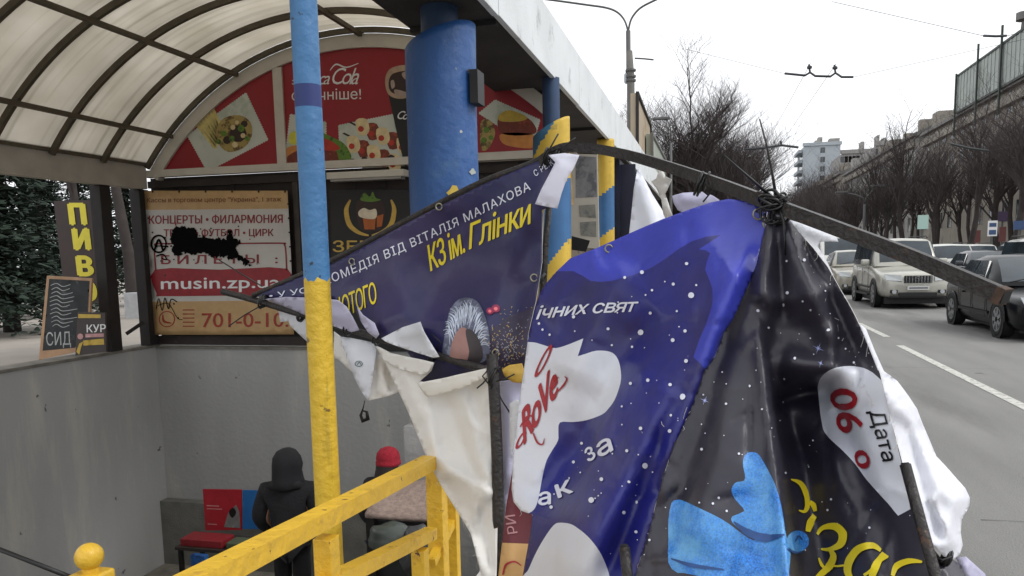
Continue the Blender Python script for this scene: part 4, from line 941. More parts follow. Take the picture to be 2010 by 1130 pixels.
    for sx in (-1, 1):
        for i in range(nw):
            u0 = ya+(yb_-ya)*i/nw+.03; u1 = ya+(yb_-ya)*(i+1)/nw-.03
            v0 = max(u0, y2+.02) if i == 0 else u0; v1 = min(u1, y3)
            pane('side_window', [(sx*(rb_-.0), u0, zb_+.04), (sx*(rb_-.0), u1, zb_+.04), (sx*(rt_+.045), v1, zt-.11), (sx*(rt_+.045), v0, zt-.11)], carglass, .02)
    # wheels
    for wy in (L*.19, L*.80):
        for sx in (-1, 1):
            wx = sx*(h-.11)
            prof = [(.0, -.10), (wr*.62, -.10), (wr*.68, -.115), (wr*.9, -.115), (wr, -.08), (wr, .08), (wr*.9, .115), (wr*.68, .115), (wr*.62, .09), (0, .09)]
            N = 22; tv = [(wx+p[1], wy+p[0]*math.cos(2*PI*k/N), wr+p[0]*math.sin(2*PI*k/N)) for p in prof for k in range(N)]
            tf = [(i*N+k, i*N+(k+1) % N, (i+1)*N+(k+1) % N, (i+1)*N+k) for i in range(len(prof)-1) for k in range(N)]
            wh = mk('wheel', tv, tf, tyre_m, t, True)
            rm = MB(); xo = wx+sx*.118
            for s_ in range(7):
                a = 2*PI*s_/7; c = Vector((xo, wy, wr)); e = c+Vector((0, math.cos(a), math.sin(a)))*wr*.62; pp = Vector((0, -math.sin(a), math.cos(a)))
                rm.add([c-pp*.03, e-pp*.035, e+pp*.035, c+pp*.03, c-pp*.03-Vector((sx*.02,0,0)), e-pp*.035-Vector((sx*.02,0,0)), e+pp*.035-Vector((sx*.02,0,0)), c+pp*.03-Vector((sx*.02,0,0))], [(0,1,2,3),(0,1,5,4),(2,3,7,6)])
            rg = [(xo-sx*.004, wy+q*math.cos(2*PI*k/N), wr+q*math.sin(2*PI*k/N)) for q in (wr*.60, wr*.67) for k in range(N)]; rm.add(rg, [(k, (k+1) % N, N+(k+1) % N, N+k) for k in range(N)])
            mk('rim', rm.v, rm.f, rim_m, wh)
            # arch lip, and a flat dark disc painting the shade of the wheel recess
            N3 = 14; av = []
            for k in range(N3+1):
                a = PI*k/N3
                for q, dx in ((wr+.02, .0), (wr+.07, .0), (wr+.07, .022), (wr+.02, .018)): av.append((sx*(h*.985+dx), wy+q*math.cos(a), wr*.95+q*math.sin(a)))
            mk('wheel_arch', av, [(k*4+i, k*4+(i+1) % 4, k*4+4+(i+1) % 4, k*4+4+i) for k in range(N3) for i in range(4)], trim_m if suv else paint, t, True)
            mk('well_shade_disc', [(sx*(h*1.002), wy+(wr+.025)*math.cos(2*PI*k/20), wr*.95+(wr+.025)*math.sin(2*PI*k/20)) for k in range(20)], [tuple(range(20))], trim_m, t)
    # front: grille, lamps, bumper, plate
    gz = hb*.80; gw = h*.36
    box('grille', -gw, gw, -.035, .05, gz-.10, gz+.09, trim_m, t, .02)
    if suv:
        for i in range(9): x = -gw+.04+i*(2*gw-.08)/8; box('grille_bar', x-.012, x+.012, -.05, -.036, gz-.09, gz+.08, chrome, t)
    else:
        for i in range(4): box('grille_bar', -gw+.02, gw-.02, -.046, -.036, gz-.08+.045*i, gz-.07+.045*i, chrome, t)
    MB().tube([(.05*math.cos(a*PI/5), -.055, gz+.03+.035*math.sin(a*PI/5)) for a in range(11)], .007, 5).build('emblem', chrome, t)
    for sx in (-1, 1):
        q = [(sx*(gw+.05), .02, gz-.06), (sx*h*.80, .10, gz-.04), (sx*h*.86, .20, gz+.12), (sx*(gw+.06), .06, gz+.09)]
        pane('headlight', q, lensm, .05)
        MB().lathe((0,0,0), [(.0,0),(.055,0),(.062,.03)], 12).v
        fz = gc+.16; MB().box(sx*h*.62-.09, sx*h*.62+.09, -.045, .05, fz-.04, fz+.045, bev=.015).build('fog_light_housing', trim_m, t)
        MB().tube([(sx*h*.62, -.06, fz), (sx*h*.62, .0, fz)], .055, 12).build('fog_light', lit if lamp else lensm, t)
        if lamp: MB().tube([(sx*h*.60, -.02, gz+.02), (sx*h*.60, .03, gz+.02)], .035, 12).build('dipped_beam', lit, t)
        # mirror
        MB().box(sx*(rb_+.14)-.11, sx*(rb_+.14)+.11, y1+.38, y1+.5, belt+.0, belt+.17, bev=.04).build('wing_mirror', paint, t, True)
    box('air_intake', -h*.5, h*.5, -.03, .04, gc+.02, gc+.14, trim_m, t, .02)
    box('number_plate', -.26, .26, -.06, -.03, gc+.20, gc+.31, platem, t)
    box('number_print', -.22, .22, -.064, -.061, gc+.235, gc+.275, mat('plate_ink', (110,112,120), .6, var=.6, scale=60), t)
    if suv:
        for sx in (-1, 1): MB().tube([(sx*(rt_-.02), y2+.2, zt-.0), (sx*(rt_-.02), y2+.3, zt+.05), (sx*(rt_-.02), y3-.3, zt+.05), (sx*(rt_-.02), y3-.2, zt)], .018, 6).build('roof_rail', trim_m, t, True)
        for i in range(2): box('running_board', (-1, 1)[i]*h-.05, (-1, 1)[i]*h+.07, L*.3, L*.68, gc, gc+.05, trim_m, t)
    box('underbody', -h*.8, h*.8, .25, L-.25, .13, gc+.02, trim_m, t)
    for sx in (-1, 1):
        for dy in (L*.335, L*.52, L*.70): box('door_seam', sx*h*1.003-.004, sx*h*1.003+.004, dy-.006, dy+.006, gc+.14, belt-.05, trim_m, t)
        for dy in (L*.47, L*.65): MB().box(sx*(h*1.0+.008)-.014, sx*(h*1.0+.008)+.014, dy-.09, dy+.03, belt-.20, belt-.165, bev=.006).build('door_handle', paint, t, True)
        box('side_moulding', sx*h*1.004-.006, sx*h*1.004+.006, L*.30, L*.69, gc+.20, gc+.25, trim_m, t)
    MB().tube([(-.55, y1+.06, zb_+.075), (-.05, y1+.17, zb_+.17)], .009, 4).build('wiper', trim_m, t); MB().tube([(.05, y1+.06, zb_+.075), (.6, y1+.15, zb_+.15)], .009, 4).build('wiper', trim_m, t)
    box('lower_grille', -h*.72, h*.72, -.025, .05, gc-.0, gc+.05, trim_m, t, .01)
    for ch in t.children: pass
    t.location = (X, Y, .004); t.rotation_euler.z = zrot
    return t
champagne = mat('car_champagne', (176,174,164), .3, .25, var=.03, coat=.5); blackp = mat('car_black', (14,15,18), .22, .0, var=.05, coat=0, spec=.3); beigep = mat('car_beige', (160,156,144), .3, .3, var=.03, coat=.4)
whitep = mat('car_white', (206,206,200), .3, .0, var=.03, coat=.4); darkp = mat('car_dark', (44,46,52), .3, .2, coat=.5); silverp = mat('car_silver', (150,152,156), .3, .5, coat=.4)
car('champagne off-road car with roof rails in the middle of the nearest lane', 5.22, 22.6, 1.84, 4.8, 1.86, champagne, .98, 1.12)
car('glossy black saloon with lit lamps cut by the right picture edge', 5.74, 14.6, 1.80, 4.45, 1.42, blackp, .76, .90, lamp=True)
car('beige car following half hidden behind the champagne off-road car', 5.1, 29.8, 1.75, 4.3, 1.55, beigep, .85, 1.0)
car('white car behind the champagne off-road car in the next lane', 9.3, 33.5, 1.84, 4.6, 1.72, whitep, .9, 1.05)
car('dark saloon between the white car and the white off-road car', 9.15, 28.2, 1.8, 4.5, 1.46, darkp, .8, .95)
car('large white off-road car behind the black saloon at right', 9.0, 21.6, 1.86, 4.7, 1.80, whitep, .96, 1.1)
car('silver car further back in the far lane', 9.4, 41, 1.8, 4.5, 1.5, silverp, .82, .96)
car('distant white car far back in the nearest lane', 5.0, 52, 1.8, 4.5, 1.6, whitep, .85, 1.0)
for k_, (lb_, x_, y_, p_, hh) in enumerate((('silver estate queued behind the silver car in the far lane', 9.2, 47, silverp, 1.55), ('white hatchback just left of the lane line in the distance', 8.9, 55, whitep, 1.5), ('dark car at the far end of the queue', 5.2, 62, darkp, 1.5), ('pale car at the kerb under the mint green sign', 11.6, 38, whitep, 1.7), ('grey car parked at the kerb below the bus stop sign', 11.7, 31, silverp, 1.7))): car(lb_, x_, y_, 1.8, 4.5, hh, p_, .85, 1.0)
# van
def van(label, X, Y, paint):
    t = empty('van', (0, 0, 0), label, 'van', None); Wd, L, H = 2.0, 5.6, 2.35; h = Wd/2
    prof = [(0, .45), (0, .85), (.12, 1.08), (.75, 1.28), (1.35, 2.15), (1.7, 2.33), (L-.1, H), (L, 2.2), (L, .45)]
    vs = []; fs = []; n = len(prof)
    for x in (-h, -h+.08, h-.08, h):
        k = .96 if abs(x) == h else 1.0
        for (y, z) in prof: vs.append((x, L/2+(y-L/2)*(.99 if k < 1 else 1), .45+(z-.45)*(.975 if k < 1 else 1)))
    for j in range(3):
        for i in range(n): fs.append((j*n+i, j*n+(i+1) % n, (j+1)*n+(i+1) % n, (j+1)*n+i))
    fs += [tuple(range(n)), tuple(3*n+i for i in range(n))[::-1]]
    mk('body', vs, fs, paint, t)
    mk('windscreen', [(-h+.14, .78, 1.36), (h-.14, .78, 1.36), (h-.18, 1.30, 2.10), (-h+.18, 1.30, 2.10), (-h+.14, .83, 1.33), (h-.14, .83, 1.33), (h-.18, 1.35, 2.07), (-h+.18, 1.35, 2.07)], [(0,1,2,3),(4,7,6,5),(0,4,5,1),(1,5,6,2),(2,6,7,3),(3,7,4,0)], carglass, t)
    for sx in (-1, 1):
        mk('side_window', [(sx*(h+.004), 1.0, 1.3), (sx*(h+.004), 1.95, 1.3), (sx*(h-.0), 1.95, 1.98), (sx*(h-.0), 1.45, 1.98)], [(0,1,2,3)], carglass, t)
        box('headlight', sx*h*.72-.14, sx*h*.72+.14, -.03, .03, .86, 1.04, lensm, t, .01); box('wing_mirror', sx*(h+.16)-.1, sx*(h+.16)+.1, .9, 1.0, 1.35, 1.65, trim_m, t, .02)
        for wy in (.95, L-1.2): MB().tube([(sx*(h-.22), wy, .34), (sx*(h-.01), wy, .34)], .34, 20).build('wheel', tyre_m, t, True)
    box('grille', -.5, .5, -.03, .01, .84, 1.0, trim_m, t); box('bumper', -h+.02, h-.02, -.1, .06, .38, .62, trim_m, t, .04); box('number_plate', -.26, .26, -.115, -.102, .5, .6, platem, t); box('underbody', -h*.8, h*.8, .3, L-.3, .2, .449, trim_m, t)
    t.location = (X, Y, .004); return t
van('off-white van beyond the beige car on the left of the lane', 5.95, 38.5, whitep)
# ------------------------------------------------------------------ people on the stairs
def skin_mesh(name, joints, bones, m, parent, sub=2, root=0):
    me = bpy.data.meshes.new(name); me.from_pydata([j[0] for j in joints], bones, []); o = bpy.data.objects.new(name, me); COL.objects.link(o); o.parent = parent
    md = o.modifiers.new('Skin', 'SKIN'); md.use_smooth_shade = True
    if not me.skin_vertices: 
        bm = bmesh.new(); bm.from_mesh(me); bm.verts.layers.skin.verify(); bm.to_mesh(me); bm.free()
    for i, sv in enumerate(me.skin_vertices[0].data): r = joints[i][1]; sv.radius = r if isinstance(r, tuple) else (r, r); sv.use_root = (i == root)
    ss = o.modifiers.new('Subdivision', 'SUBSURF'); ss.levels = ss.render_levels = sub; me.materials.append(m); return o
skinm = mat('skin', (196,150,124), .6, var=.06)
def person(loc, zr, H, label, jacket_m, legs_m, hat, hat_m, hair_m):
    t = empty('person', (0, 0, 0), label, 'person'); k = H/1.75
    J = [((0,0,.96),.13), ((0,0,1.12),.12), ((0,.01,1.30),.145), ((0,.01,1.42),.11), ((0,0,1.50),.055), ((0,.01,1.58),.075), ((0,.015,1.66),.088), ((0,0,1.73),.06)]
    Bn = [(0,1),(1,2),(2,3),(3,4),(4,5),(5,6),(6,7)]
    for sx in (-1, 1):
        i = len(J); J += [((sx*.17,.0,1.41),.065), ((sx*.24,-.01,1.14),.048), ((sx*.22,.16,.96),.036), ((sx*.21,.22,.92),.03)]; Bn += [(3,i),(i,i+1),(i+1,i+2),(i+2,i+3)]
        h0 = i+3
        for q in range(4):
            a = len(J); J += [((sx*(.19+.016*q),.27,.905),.011), ((sx*(.19+.016*q),.295,.885),.010), ((sx*(.19+.016*q),.295,.862-.004*(q == 0)),.009)]; Bn += [(h0,a),(a,a+1),(a+1,a+2)]
        a = len(J); J += [((sx*.175,.245,.90),.012), ((sx*.17,.27,.88),.010)]; Bn += [(h0,a),(a,a+1)]
        a = len(J); J += [((sx*.09,0,.90),.10), ((sx*.10,.02 if sx > 0 else .08,.50),.065), ((sx*.10,-.02,.10),.045), ((sx*.10,.12,.035),.035)]; Bn += [(0,a),(a,a+1),(a+1,a+2),(a+2,a+3)]
    skin_mesh('body', J, Bn, skinm, t)
    JJ = [((0,0,.78),(.20,.15)), ((0,0,.98),(.185,.15)), ((0,.0,1.18),(.19,.155)), ((0,.01,1.36),(.225,.165)), ((0,.005,1.47),(.10,.10))]; BB = [(0,1),(1,2),(2,3),(3,4)]
    for sx in (-1, 1):
        i = len(JJ); JJ += [((sx*.21,.0,1.40),.10), ((sx*.29,-.01,1.14),.086), ((sx*.25,.14,.975),.064)]; BB += [(3,i),(i,i+1),(i+1,i+2)]
    skin_mesh('jacket', JJ, BB, jacket_m, t)
    LJ = [((0,0,.92),.14)]; LB = []
    for sx in (-1, 1):
        i = len(LJ); LJ += [((sx*.09,0,.84),.105), ((sx*.10,.02 if sx > 0 else .08,.50),.082), ((sx*.10,-.02,.12),.062)]; LB += [(0,i),(i,i+1),(i+1,i+2)]
        MB().box(sx*.10-.05, sx*.10+.05, -.09, .19, .0, .11, bev=.04).build('shoe', rubber, t, True)
    skin_mesh('trousers', LJ, LB, legs_m, t, 1)
    # face: eyes, nose, mouth, ears on the far side
    MB().tube([(0,.095,1.655),(0,.122,1.625)], [.010,.016], 8).build('nose', skinm, t, True)
    for sx in (-1, 1):
        MB().lathe((sx*.033,.088,1.655), [(0,-.010),(.010,0),(0,.010)], 8).build('eye', white_p, t, True); MB().lathe((sx*.085,.01,1.645), [(0,-.03),(.016,0),(0,.03)], 8).build('ear', skinm, t, True)
    MB().box(-.025, .025, .088, .098, 1.588, 1.597).build('mouth', pm('lips', (150,80,76)), t)
    if hat == 'hood':
        pr = [(.11,1.42),(.165,1.455),(.150,1.52),(.142,1.59),(.146,1.66),(.132,1.73),(.095,1.785),(.045,1.81),(0,1.815)]
        N = 20; vs = []
        for r_, z in pr:
            for q in range(N):
                a = 2*PI*q/N; b_ = 1+.05*math.sin(3*a+z*9); y = math.sin(a)*r_*b_*1.08-.01
                if math.sin(a) > .55 and 1.5 < z < 1.73: y = math.sin(a)*r_*.35-.02
                vs.append((math.cos(a)*r_*b_*.98+.012*(z > 1.6), y, z))
        mk('hood', vs, [(i*N+q, i*N+(q+1) % N, (i+1)*N+(q+1) % N, (i+1)*N+q) for i in range(len(pr)-1) for q in range(N)], hat_m, t, True)
        MB().tube([(-.13,.05,1.44),(-.12,-.08,1.47),(0,-.135,1.49),(.12,-.08,1.47),(.13,.05,1.44)], [.03,.045,.05,.045,.03], 10).build('hood_fold', hat_m, t, True)
    else:
        MB().lathe((0,.0,1.655), [(.105,-.035),(.112,-.03),(.112,.0),(.106,.004),(.108,.03),(.098,.075),(.07,.11),(.03,.128),(0,.13)], 20).build('knit_hat', hat_m, t, True)
        MB().lathe((0,-.02,1.50), [(.10,-.05),(.118,-.03),(.115,.03),(.1,.10),(.098,.13)], 16).build('hair', hair_m, t, True)
        MB().lathe((0,-.0,1.44), [(.12,-.04),(.135,.0),(.12,.045),(.09,.06)], 16).build('scarf', mat('scarf_navy', (34,30,52), .9), t, True)
    t.scale = (k, k, k); t.location = loc; t.rotation_euler.z = zr
    return t
navyj = mat('jacket_dark', (26,26,32), .85, var=.3, scale=8, bump=.4, bscale=30)
person((-3.72, 6.35, -1.83), .25, 1.67, 'person in a black hooded jacket going down the stairs, seen from behind', black_c, mat('trousers_black', (24,24,28), .9), 'hood', mat('hood_black', (22,21,25), .9, var=.3), black_c)
person((-2.62, 6.1, -1.68), -.3, 1.66, 'person in a red knitted hat and dark jacket behind the yellow handrail', navyj, mat('jeans', (36,40,58), .85), 'knit', mat('hat_red', (150,28,44), .95, var=.2, scale=30, bump=.6, bscale=120), mat('hair_dark', (40,32,30), .8))
# ------------------------------------------------------------------ stalls in the underpass
YQ = 9.4; fQ = const(YQ)
def P2(x, y, Y): return onY(x, y, Y)
a, b = P2(398, 958, YQ), P2(476, 1042, YQ)
t = empty('poster_stand', V(((a+b)/2)[:2].tolist()+[b[2]]), 'red and blue poster stand by the wall at the foot of the stairs', 'stand')
cloth('red_poster', [(398,960),(474,961),(474,1040),(403,1041)], fQ, mat('poster_bright_red', (168,34,46), .45), t, step=90, th=.02, smooth=False)
cloth('blue_poster', [(476,962),(534,963),(532,1038),(476,1038)], fQ, mat('poster_blue', (36,104,168), .45), t, step=90, th=.02, smooth=False)
prints('print_shape', [[(440,1034),(448,1006),(464,990),(470,1004),(472,1036)]], fQ, grey_p, t, .004); prints('print_shape', [spl([(450,1004),(458,996),(464,1006),(456,1016)])], fQ, black_p, t, .006)
strokes('print_lines', [([(406,992),(430,993)], [2,2]), ([(406,998),(436,999)], [1.5,1.5]), ([(408,1028),(426,1029)], [2,2])], fQ, pm('dusty_pink', (206,140,140)), t, .004)
strokes('print_mark', [([(516,980),(516,968)], [3,1]), ([(512,980),(505,974)], [3,1]), ([(520,980),(527,974)], [3,1])], fQ, white_p, t, .004)
zt_ = float(P2(400, 1066, 9.0)[2])
a, b = P2(362, 1066, 9.0), P2(560, 1066, 9.0)
t = empty('market_table', (float((a[0]+b[0])/2), 9.0, -3), 'small dark market table under the red and blue posters', 'table')
box('tabletop', a[0], b[0], 8.8, 9.35, zt_-.04, zt_, brown_m, t)
for x in (a[0]+.05, b[0]-.05):
    for y in (8.85, 9.3): box('leg', x-.025, x+.025, y-.025, y+.025, -3, zt_-.042, dark_steel, t)
a, b = P2(362, 1046, 8.95), P2(442, 1046, 8.95)
tag(MB().box(a[0], b[0], 8.85, 9.15, zt_+.002, zt_+.10, bev=.01).build('goods_box', mat('box_red', (132,36,42), .5, rgb2=(210,190,180), thr=.66, scale2=9)), 'red box of small goods on the left end of the market table', 'box')
a, b = P2(374, 1070, 8.72), P2(402, 1070, 8.72)
tag(MB().box(a[0], b[0], 8.7, 8.78, -3, zt_-.05, bev=.005).build('blue_crate', mat('crate_blue', (46,96,160), .5, rgb2=(24,40,90), thr=.5, scale2=6)), 'blue striped crate standing under the market table', 'crate')
tag(MB().box(*[float(v) for v in (P2(446,1050,8.9)[0], P2(485,1050,8.9)[0])], 8.85, 9.1, zt_+.002, zt_+.09, bev=.02).build('goods_bundle', mat('bundle_green', (74,84,64), .9)), 'dull green bundle in the middle of the market table', 'bundle')
a, b = P2(608, 992, 8.0), P2(640, 1010, 8.0)
t = empty('price_sign', V((float(a[0]), 8, float(b[2]))), 'small black sign with a yellow border right of the hooded person', 'sign')
cloth('board', [(596,990),(660,990),(660,1030),(596,1030)], const(8.0), pm('price_yellow', (196,186,110)), t, step=90, th=.02, smooth=False); prints('print_shape', [[(599,994),(657,994),(657,1026),(599,1026)]], const(8.0), black_p, t, .003)
letter('lettering', 'ТУТ', 606, 1016, 650, 1016, 16, const(8.0), pm('price_yellow', 0), t, .006, cut=None)
fs_ = tps([(720,1005,4.9),(745,958,5.3),(870,938,5.3),(870,1022,4.9),(760,990,5.05)])
zfl = -2.3
t = empty('market_stall', (-2.2, 5.1, -1.2), 'stall with a sloping speckled brown board behind the yellow handrail', 'stall')
cloth('sloping_board', [(716,1008),(742,956),(800,946),(872,936),(872,1020),(790,1015)], fs_, mat('speckled_board', (140,122,112), .9, var=.2, scale=25, bump=.5), t, step=30, th=.03)
for (x, y) in ((725, 1010), (868, 1022)): p = onY(x, y, 4.95); box('leg', p[0]-.03, p[0]+.03, 4.95, 5.0, -1.13, p[2]-.03, dark_steel, t)
a = onY(735, 1020, 5.0); b = onY(868, 1030, 5.0)
box('apron', a[0], b[0], 5.02, 5.05, -1.12, a[2]-.01, mat('apron_dark', (42,46,44), .9, var=.4, scale=5), t)
def lump(name, c, r, m, label, cat, seed):
    bm = bmesh.new(); bmesh.ops.create_icosphere(bm, subdivisions=3, radius=1)
    for v in bm.verts:
        n_ = noise.noise(v.co*1.6+Vector((seed, 0, 0))); n2_ = noise.noise(v.co*4+Vector((0, seed, 0)))
        v.co = Vector((v.co.x*r[0], v.co.y*r[1], v.co.z*r[2]))*(1+.3*n_+.12*n2_)+Vector(c)
    me = bpy.data.meshes.new(name); bm.to_mesh(me); bm.free(); me.materials.append(m); me.polygons.foreach_set('use_smooth', [True]*len(me.polygons)); o = bpy.data.objects.new(name, me); COL.objects.link(o); return tag(o, label, cat)
p = onY(765, 1055, 4.75); lump('plastic_bag', p, (.17, .10, .10), mat('bag_grey', (66,72,66), .35, var=.3, scale=8), 'crumpled grey plastic bag hanging in front of the stall', 'bag', 3)
p = onY(820, 1085, 4.72); lump('plastic_bag', p, (.12, .11, .18), mat('bag_dark', (60,62,64), .4, var=.3, scale=8), 'dark plastic bag below the sloping board, right of the grey bag', 'bag', 8)
# ------------------------------------------------------------------ yellow railing, pole and newel
yl2 = mat('rail_yellow', (216,174,50), .42, var=.06, scale=8, rgb2=(190,148,50), thr=.58, scale2=14, bump=.45, bscale=28, coat=.1, chips=((92,62,40), .665, 26))
t = empty('stair_railing', (-.95, 2.2, .1), 'yellow square tube railing along the right edge of the stairs', 'railing')
A1 = onX(842, 908, -.95); B1 = onX(398, 1138, -.95); d_ = (B1-A1); B1 = A1+d_*1.5
MB().bar(A1-d_*.012, B1, .055, .045).build('top_rail', yl2, t)
A2 = onX(846, 1046, -.95); B2 = onX(690, 1122, -.95); B2 = A2+(B2-A2)*3.2
MB().bar(A2, B2, .045, .04).build('lower_rail', yl2, t)
def rpost(px_, py_, X, w_, ztop, name='post'):
    p = onX(px_, py_, X); box(name, X-w_/2, X+w_/2, float(p[1])-w_/2, float(p[1])+w_/2, .102, ztop, yl2, t, .003)
rpost(857, 960, -.955, .06, float(A1[2])-.024); rpost(824, 1075, -.955, .048, float(A2[2])-.022); rpost(888, 1000, -.95, .042, float(A1[2])-.05); rpost(640, 1060, -.955, .05, float(A1[2])+.004)
p = onX(868, 1070, -.95); MB().bar(p-np.array([0,.12,.02]), p+np.array([0,.12,.05]), .03, .03).build('cross_bar', yl2, t)
pole_y = mat('pole_yellow', (204,170,48), .5, var=.12, scale=5, rgb2=(178,150,44), thr=.56, scale2=6, bump=.5, bscale=30, streak=(2,2,.3), chips=((120,96,48), .66, 20)); pole_b = mat('pole_blue', (62,112,158), .5, var=.16, scale=5, rgb2=(84,134,176), thr=.58, scale2=4, bump=.4, bscale=22, streak=(1.5,1.5,.35), chips=((40,56,72), .67, 18)); pole_n = mat('pole_navy', (30,48,108), .5)
t = empty('painted_pole', (-1.205, 2.3, .12), 'thin blue pole with a yellow lower half standing in the foreground', 'pole')
zj = float(onY(627, 548, 2.3)[2]); zn0, zn1 = float(onY(605, 212, 2.3)[2]), float(onY(603, 168, 2.3)[2])
N = 24; vs = []; fs = []; mi = []
zl = sorted(set([.12+i*.02 for i in range(160)]+[zn0, zn1]))
for z in zl:
    for q in range(N): a = 2*PI*q/N; vs.append((-1.205+.041*math.cos(a), 2.3+.041*math.sin(a), z+(.006*math.sin(a*5)+.004*math.sin(a*11) if abs(z-zj) < .05 else 0)))
for j in range(len(zl)-1):
    for q in range(N): fs.append((j*N+q, j*N+(q+1) % N, (j+1)*N+(q+1) % N, (j+1)*N+q)); z = (zl[j]+zl[j+1])/2; mi.append(0 if z < zj else (2 if zn0 < z < zn1 else 1))
mk('shaft', vs, fs, [pole_y, pole_b, pole_n], t, True, mi)
MB().box(-1.28, -1.13, 2.22, 2.38, .121, .135, bev=.002).build('foot_plate', pole_y, t)
p = onY(175, 1092, 2.4)
t = empty('newel_post', (float(p[0]), 2.4, .12), 'short yellow post topped with a ball at the bottom left', 'post')
MB().lathe((p[0], 2.4, p[2]), [(.051*math.sin(PI*i/14), -.051*math.cos(PI*i/14)) for i in range(15)], 24).build('ball', yl2, t, True)
MB().lathe((p[0], 2.4, p[2]-.06), [(.03,-.02),(.03,.02)], 16).build('neck', yl2, t, True)
MB().box(p[0]-.06, p[0]+.06, 2.34, 2.46, .121, float(p[2])-.06, bev=.012).build('shaft', yl2, t, True)
a = onY(-60, 1055, 2.38); b = onY(150, 1137, 2.38)
tag(MB().tube([a, b], .009, 8).build('handrail', mat('rail_black', (16,16,17), .45), None, True), 'thin black handrail running to the yellow ball post', 'handrail')
# ------------------------------------------------------------------ torn banners: materials
def vinyl(name, rgb, rgb2, rough=.42, scale=2.2, thr=.5, coat=.10): return mat(name, rgb, rough, var=.10, scale=scale, rgb2=rgb2, thr=thr-.08, soft=.22, scale2=scale, coat=coat, spec=.5, bump=.12, bscale=14)
navy = vinyl('vinyl_navy', (38,33,82), (28,33,122), scale=1.6, thr=.47); navy_l = vinyl('vinyl_navy_left', (28,27,76), (52,42,84), thr=.52); bright = vinyl('vinyl_bright_blue', (58,66,178), (48,56,160)); charcoal = vinyl('vinyl_charcoal', (52,50,60), (34,32,46), .42, coat=.08)
white_b = vinyl('vinyl_white', (214,216,224), (206,210,222)); back_w = mat('vinyl_back', (218,216,212), .7, var=.04, scale=2, rgb2=(202,198,190), thr=.60, scale2=3, bump=.15, bscale=16); back_c = mat('vinyl_back_cool', (196,198,204), .5, var=.05, scale=2, bump=.15, bscale=16); lilac = mat('vinyl_lilac', (176,174,198), .5, var=.06, scale=3)
ink_w = mat('ink_white', (216,218,230), .4, var=.03); ink_y = mat('ink_yellow', (226,204,40), .4, var=.05); ink_r = mat('ink_red', (156,30,42), .4, var=.1, scale=30); ink_k = mat('ink_black', (22,22,26), .4); ink_m = mat('ink_maroon', (92,24,36), .45); beige_i = mat('ink_beige', (190,150,96), .5)
frame_m = mat('frame_tube', (46,43,42), .45, .35, var=.3, scale=20, rgb2=(86,62,44), thr=.60, scale2=22, bump=.35, bscale=80); tie_m = mat('cable_tie', (14,14,15), .45); ring_m = mat('eyelet_ring', (150,146,130), .3, .9)
def ftube(name, pts, r, m, par, n=10): return MB().tube([onY(x, y, Y) for x, y, Y in pts], r, n).build(name, m, par, True)
def spl3(pts, k=5): return [tuple(p) for p in spl(pts, k, False)]
# ------------------------------------------------------------------ the bent frame
K = (1522, 398, 2.0)
fr = empty('bent_scaffold', V(onY(975, 1000, 2.5)), 'bent rusty steel tube frame of the wrecked banner stand', 'frame')
main = spl3([(1062,318,2.66),(1090,298,2.64),(1120,289,2.62),(1170,292,2.58),(1240,306,2.50),(1320,330,2.36),(1420,364,2.18),(1522,403,2.0),(1640,447,1.90),(1800,508,1.78),(1968,580,1.66)], 4)
MB().tube([onY(x, y, Y) for x, y, Y in main], .0215, 4, 0, True, PI/4).build('top_tube', frame_m, fr)
MB().tube([onY(1958,576,1.665), onY(1974,583,1.655)], .0224, 4, 0, True, PI/4).build('end_plug', mat('rusty_end', (70,52,42), .8, var=.4, scale=60), fr)
e0, e1 = onY(1969,581,1.657), onY(1976,583.5,1.652); MB().tube([e0, e1], .0165, 4, 0, True, PI/4).build('hole_shade_plug', black_p, fr)  # solid black plug, coloured as the shade inside the tube
ftube('side_tube', spl3([(497,580,3.04),(650,512,2.96),(811,426,2.84),(947,357,2.73),(1040,322,2.68),(1105,289,2.64)]), .0115, frame_m, fr)
ftube('cross_tube', spl3([(436,572,3.06),(500,589,3.04),(640,632,2.9),(800,680,2.72),(962,728,2.56)]), .0135, frame_m, fr)
ftube('upright', [(966,694,2.52),(972,800,2.5),(976,900,2.47),(978,1010,2.44),(985,1300,2.4)], .0195, frame_m, fr)
ftube('inner_upright', [(1078,404,2.66),(1072,470,2.66),(1068,552,2.64),(1056,640,2.62)], .010, frame_m, fr)
ftube('inner_strip', [(1068,408,2.655),(1062,500,2.65),(1057,600,2.63)], .003, mat('strip_pale', (160,156,146), .5), fr)
ftube('right_upright', [(1777,912,1.66),(1806,1020,1.60),(1836,1130,1.55),(1880,1300,1.48)], .0105, frame_m, fr, 12)
ftube('mouth_shade_plug', [(1776,908,1.661),(1777,913,1.66)], .0075, mat('hollow_shade', (6,6,6), .9), fr, 12)  # black tip paints the shade inside the open upright
ftube('front_stub', [(1226,1074,1.62),(1232,1130,1.6),(1240,1220,1.58)], .0115, frame_m, fr, 12)
ftube('stub_shade_plug', [(1226,1071,1.619),(1226,1075,1.62)], .0085, mat('hollow_shade', 0), fr, 12)  # the same painted-in darkness on the end of the stub
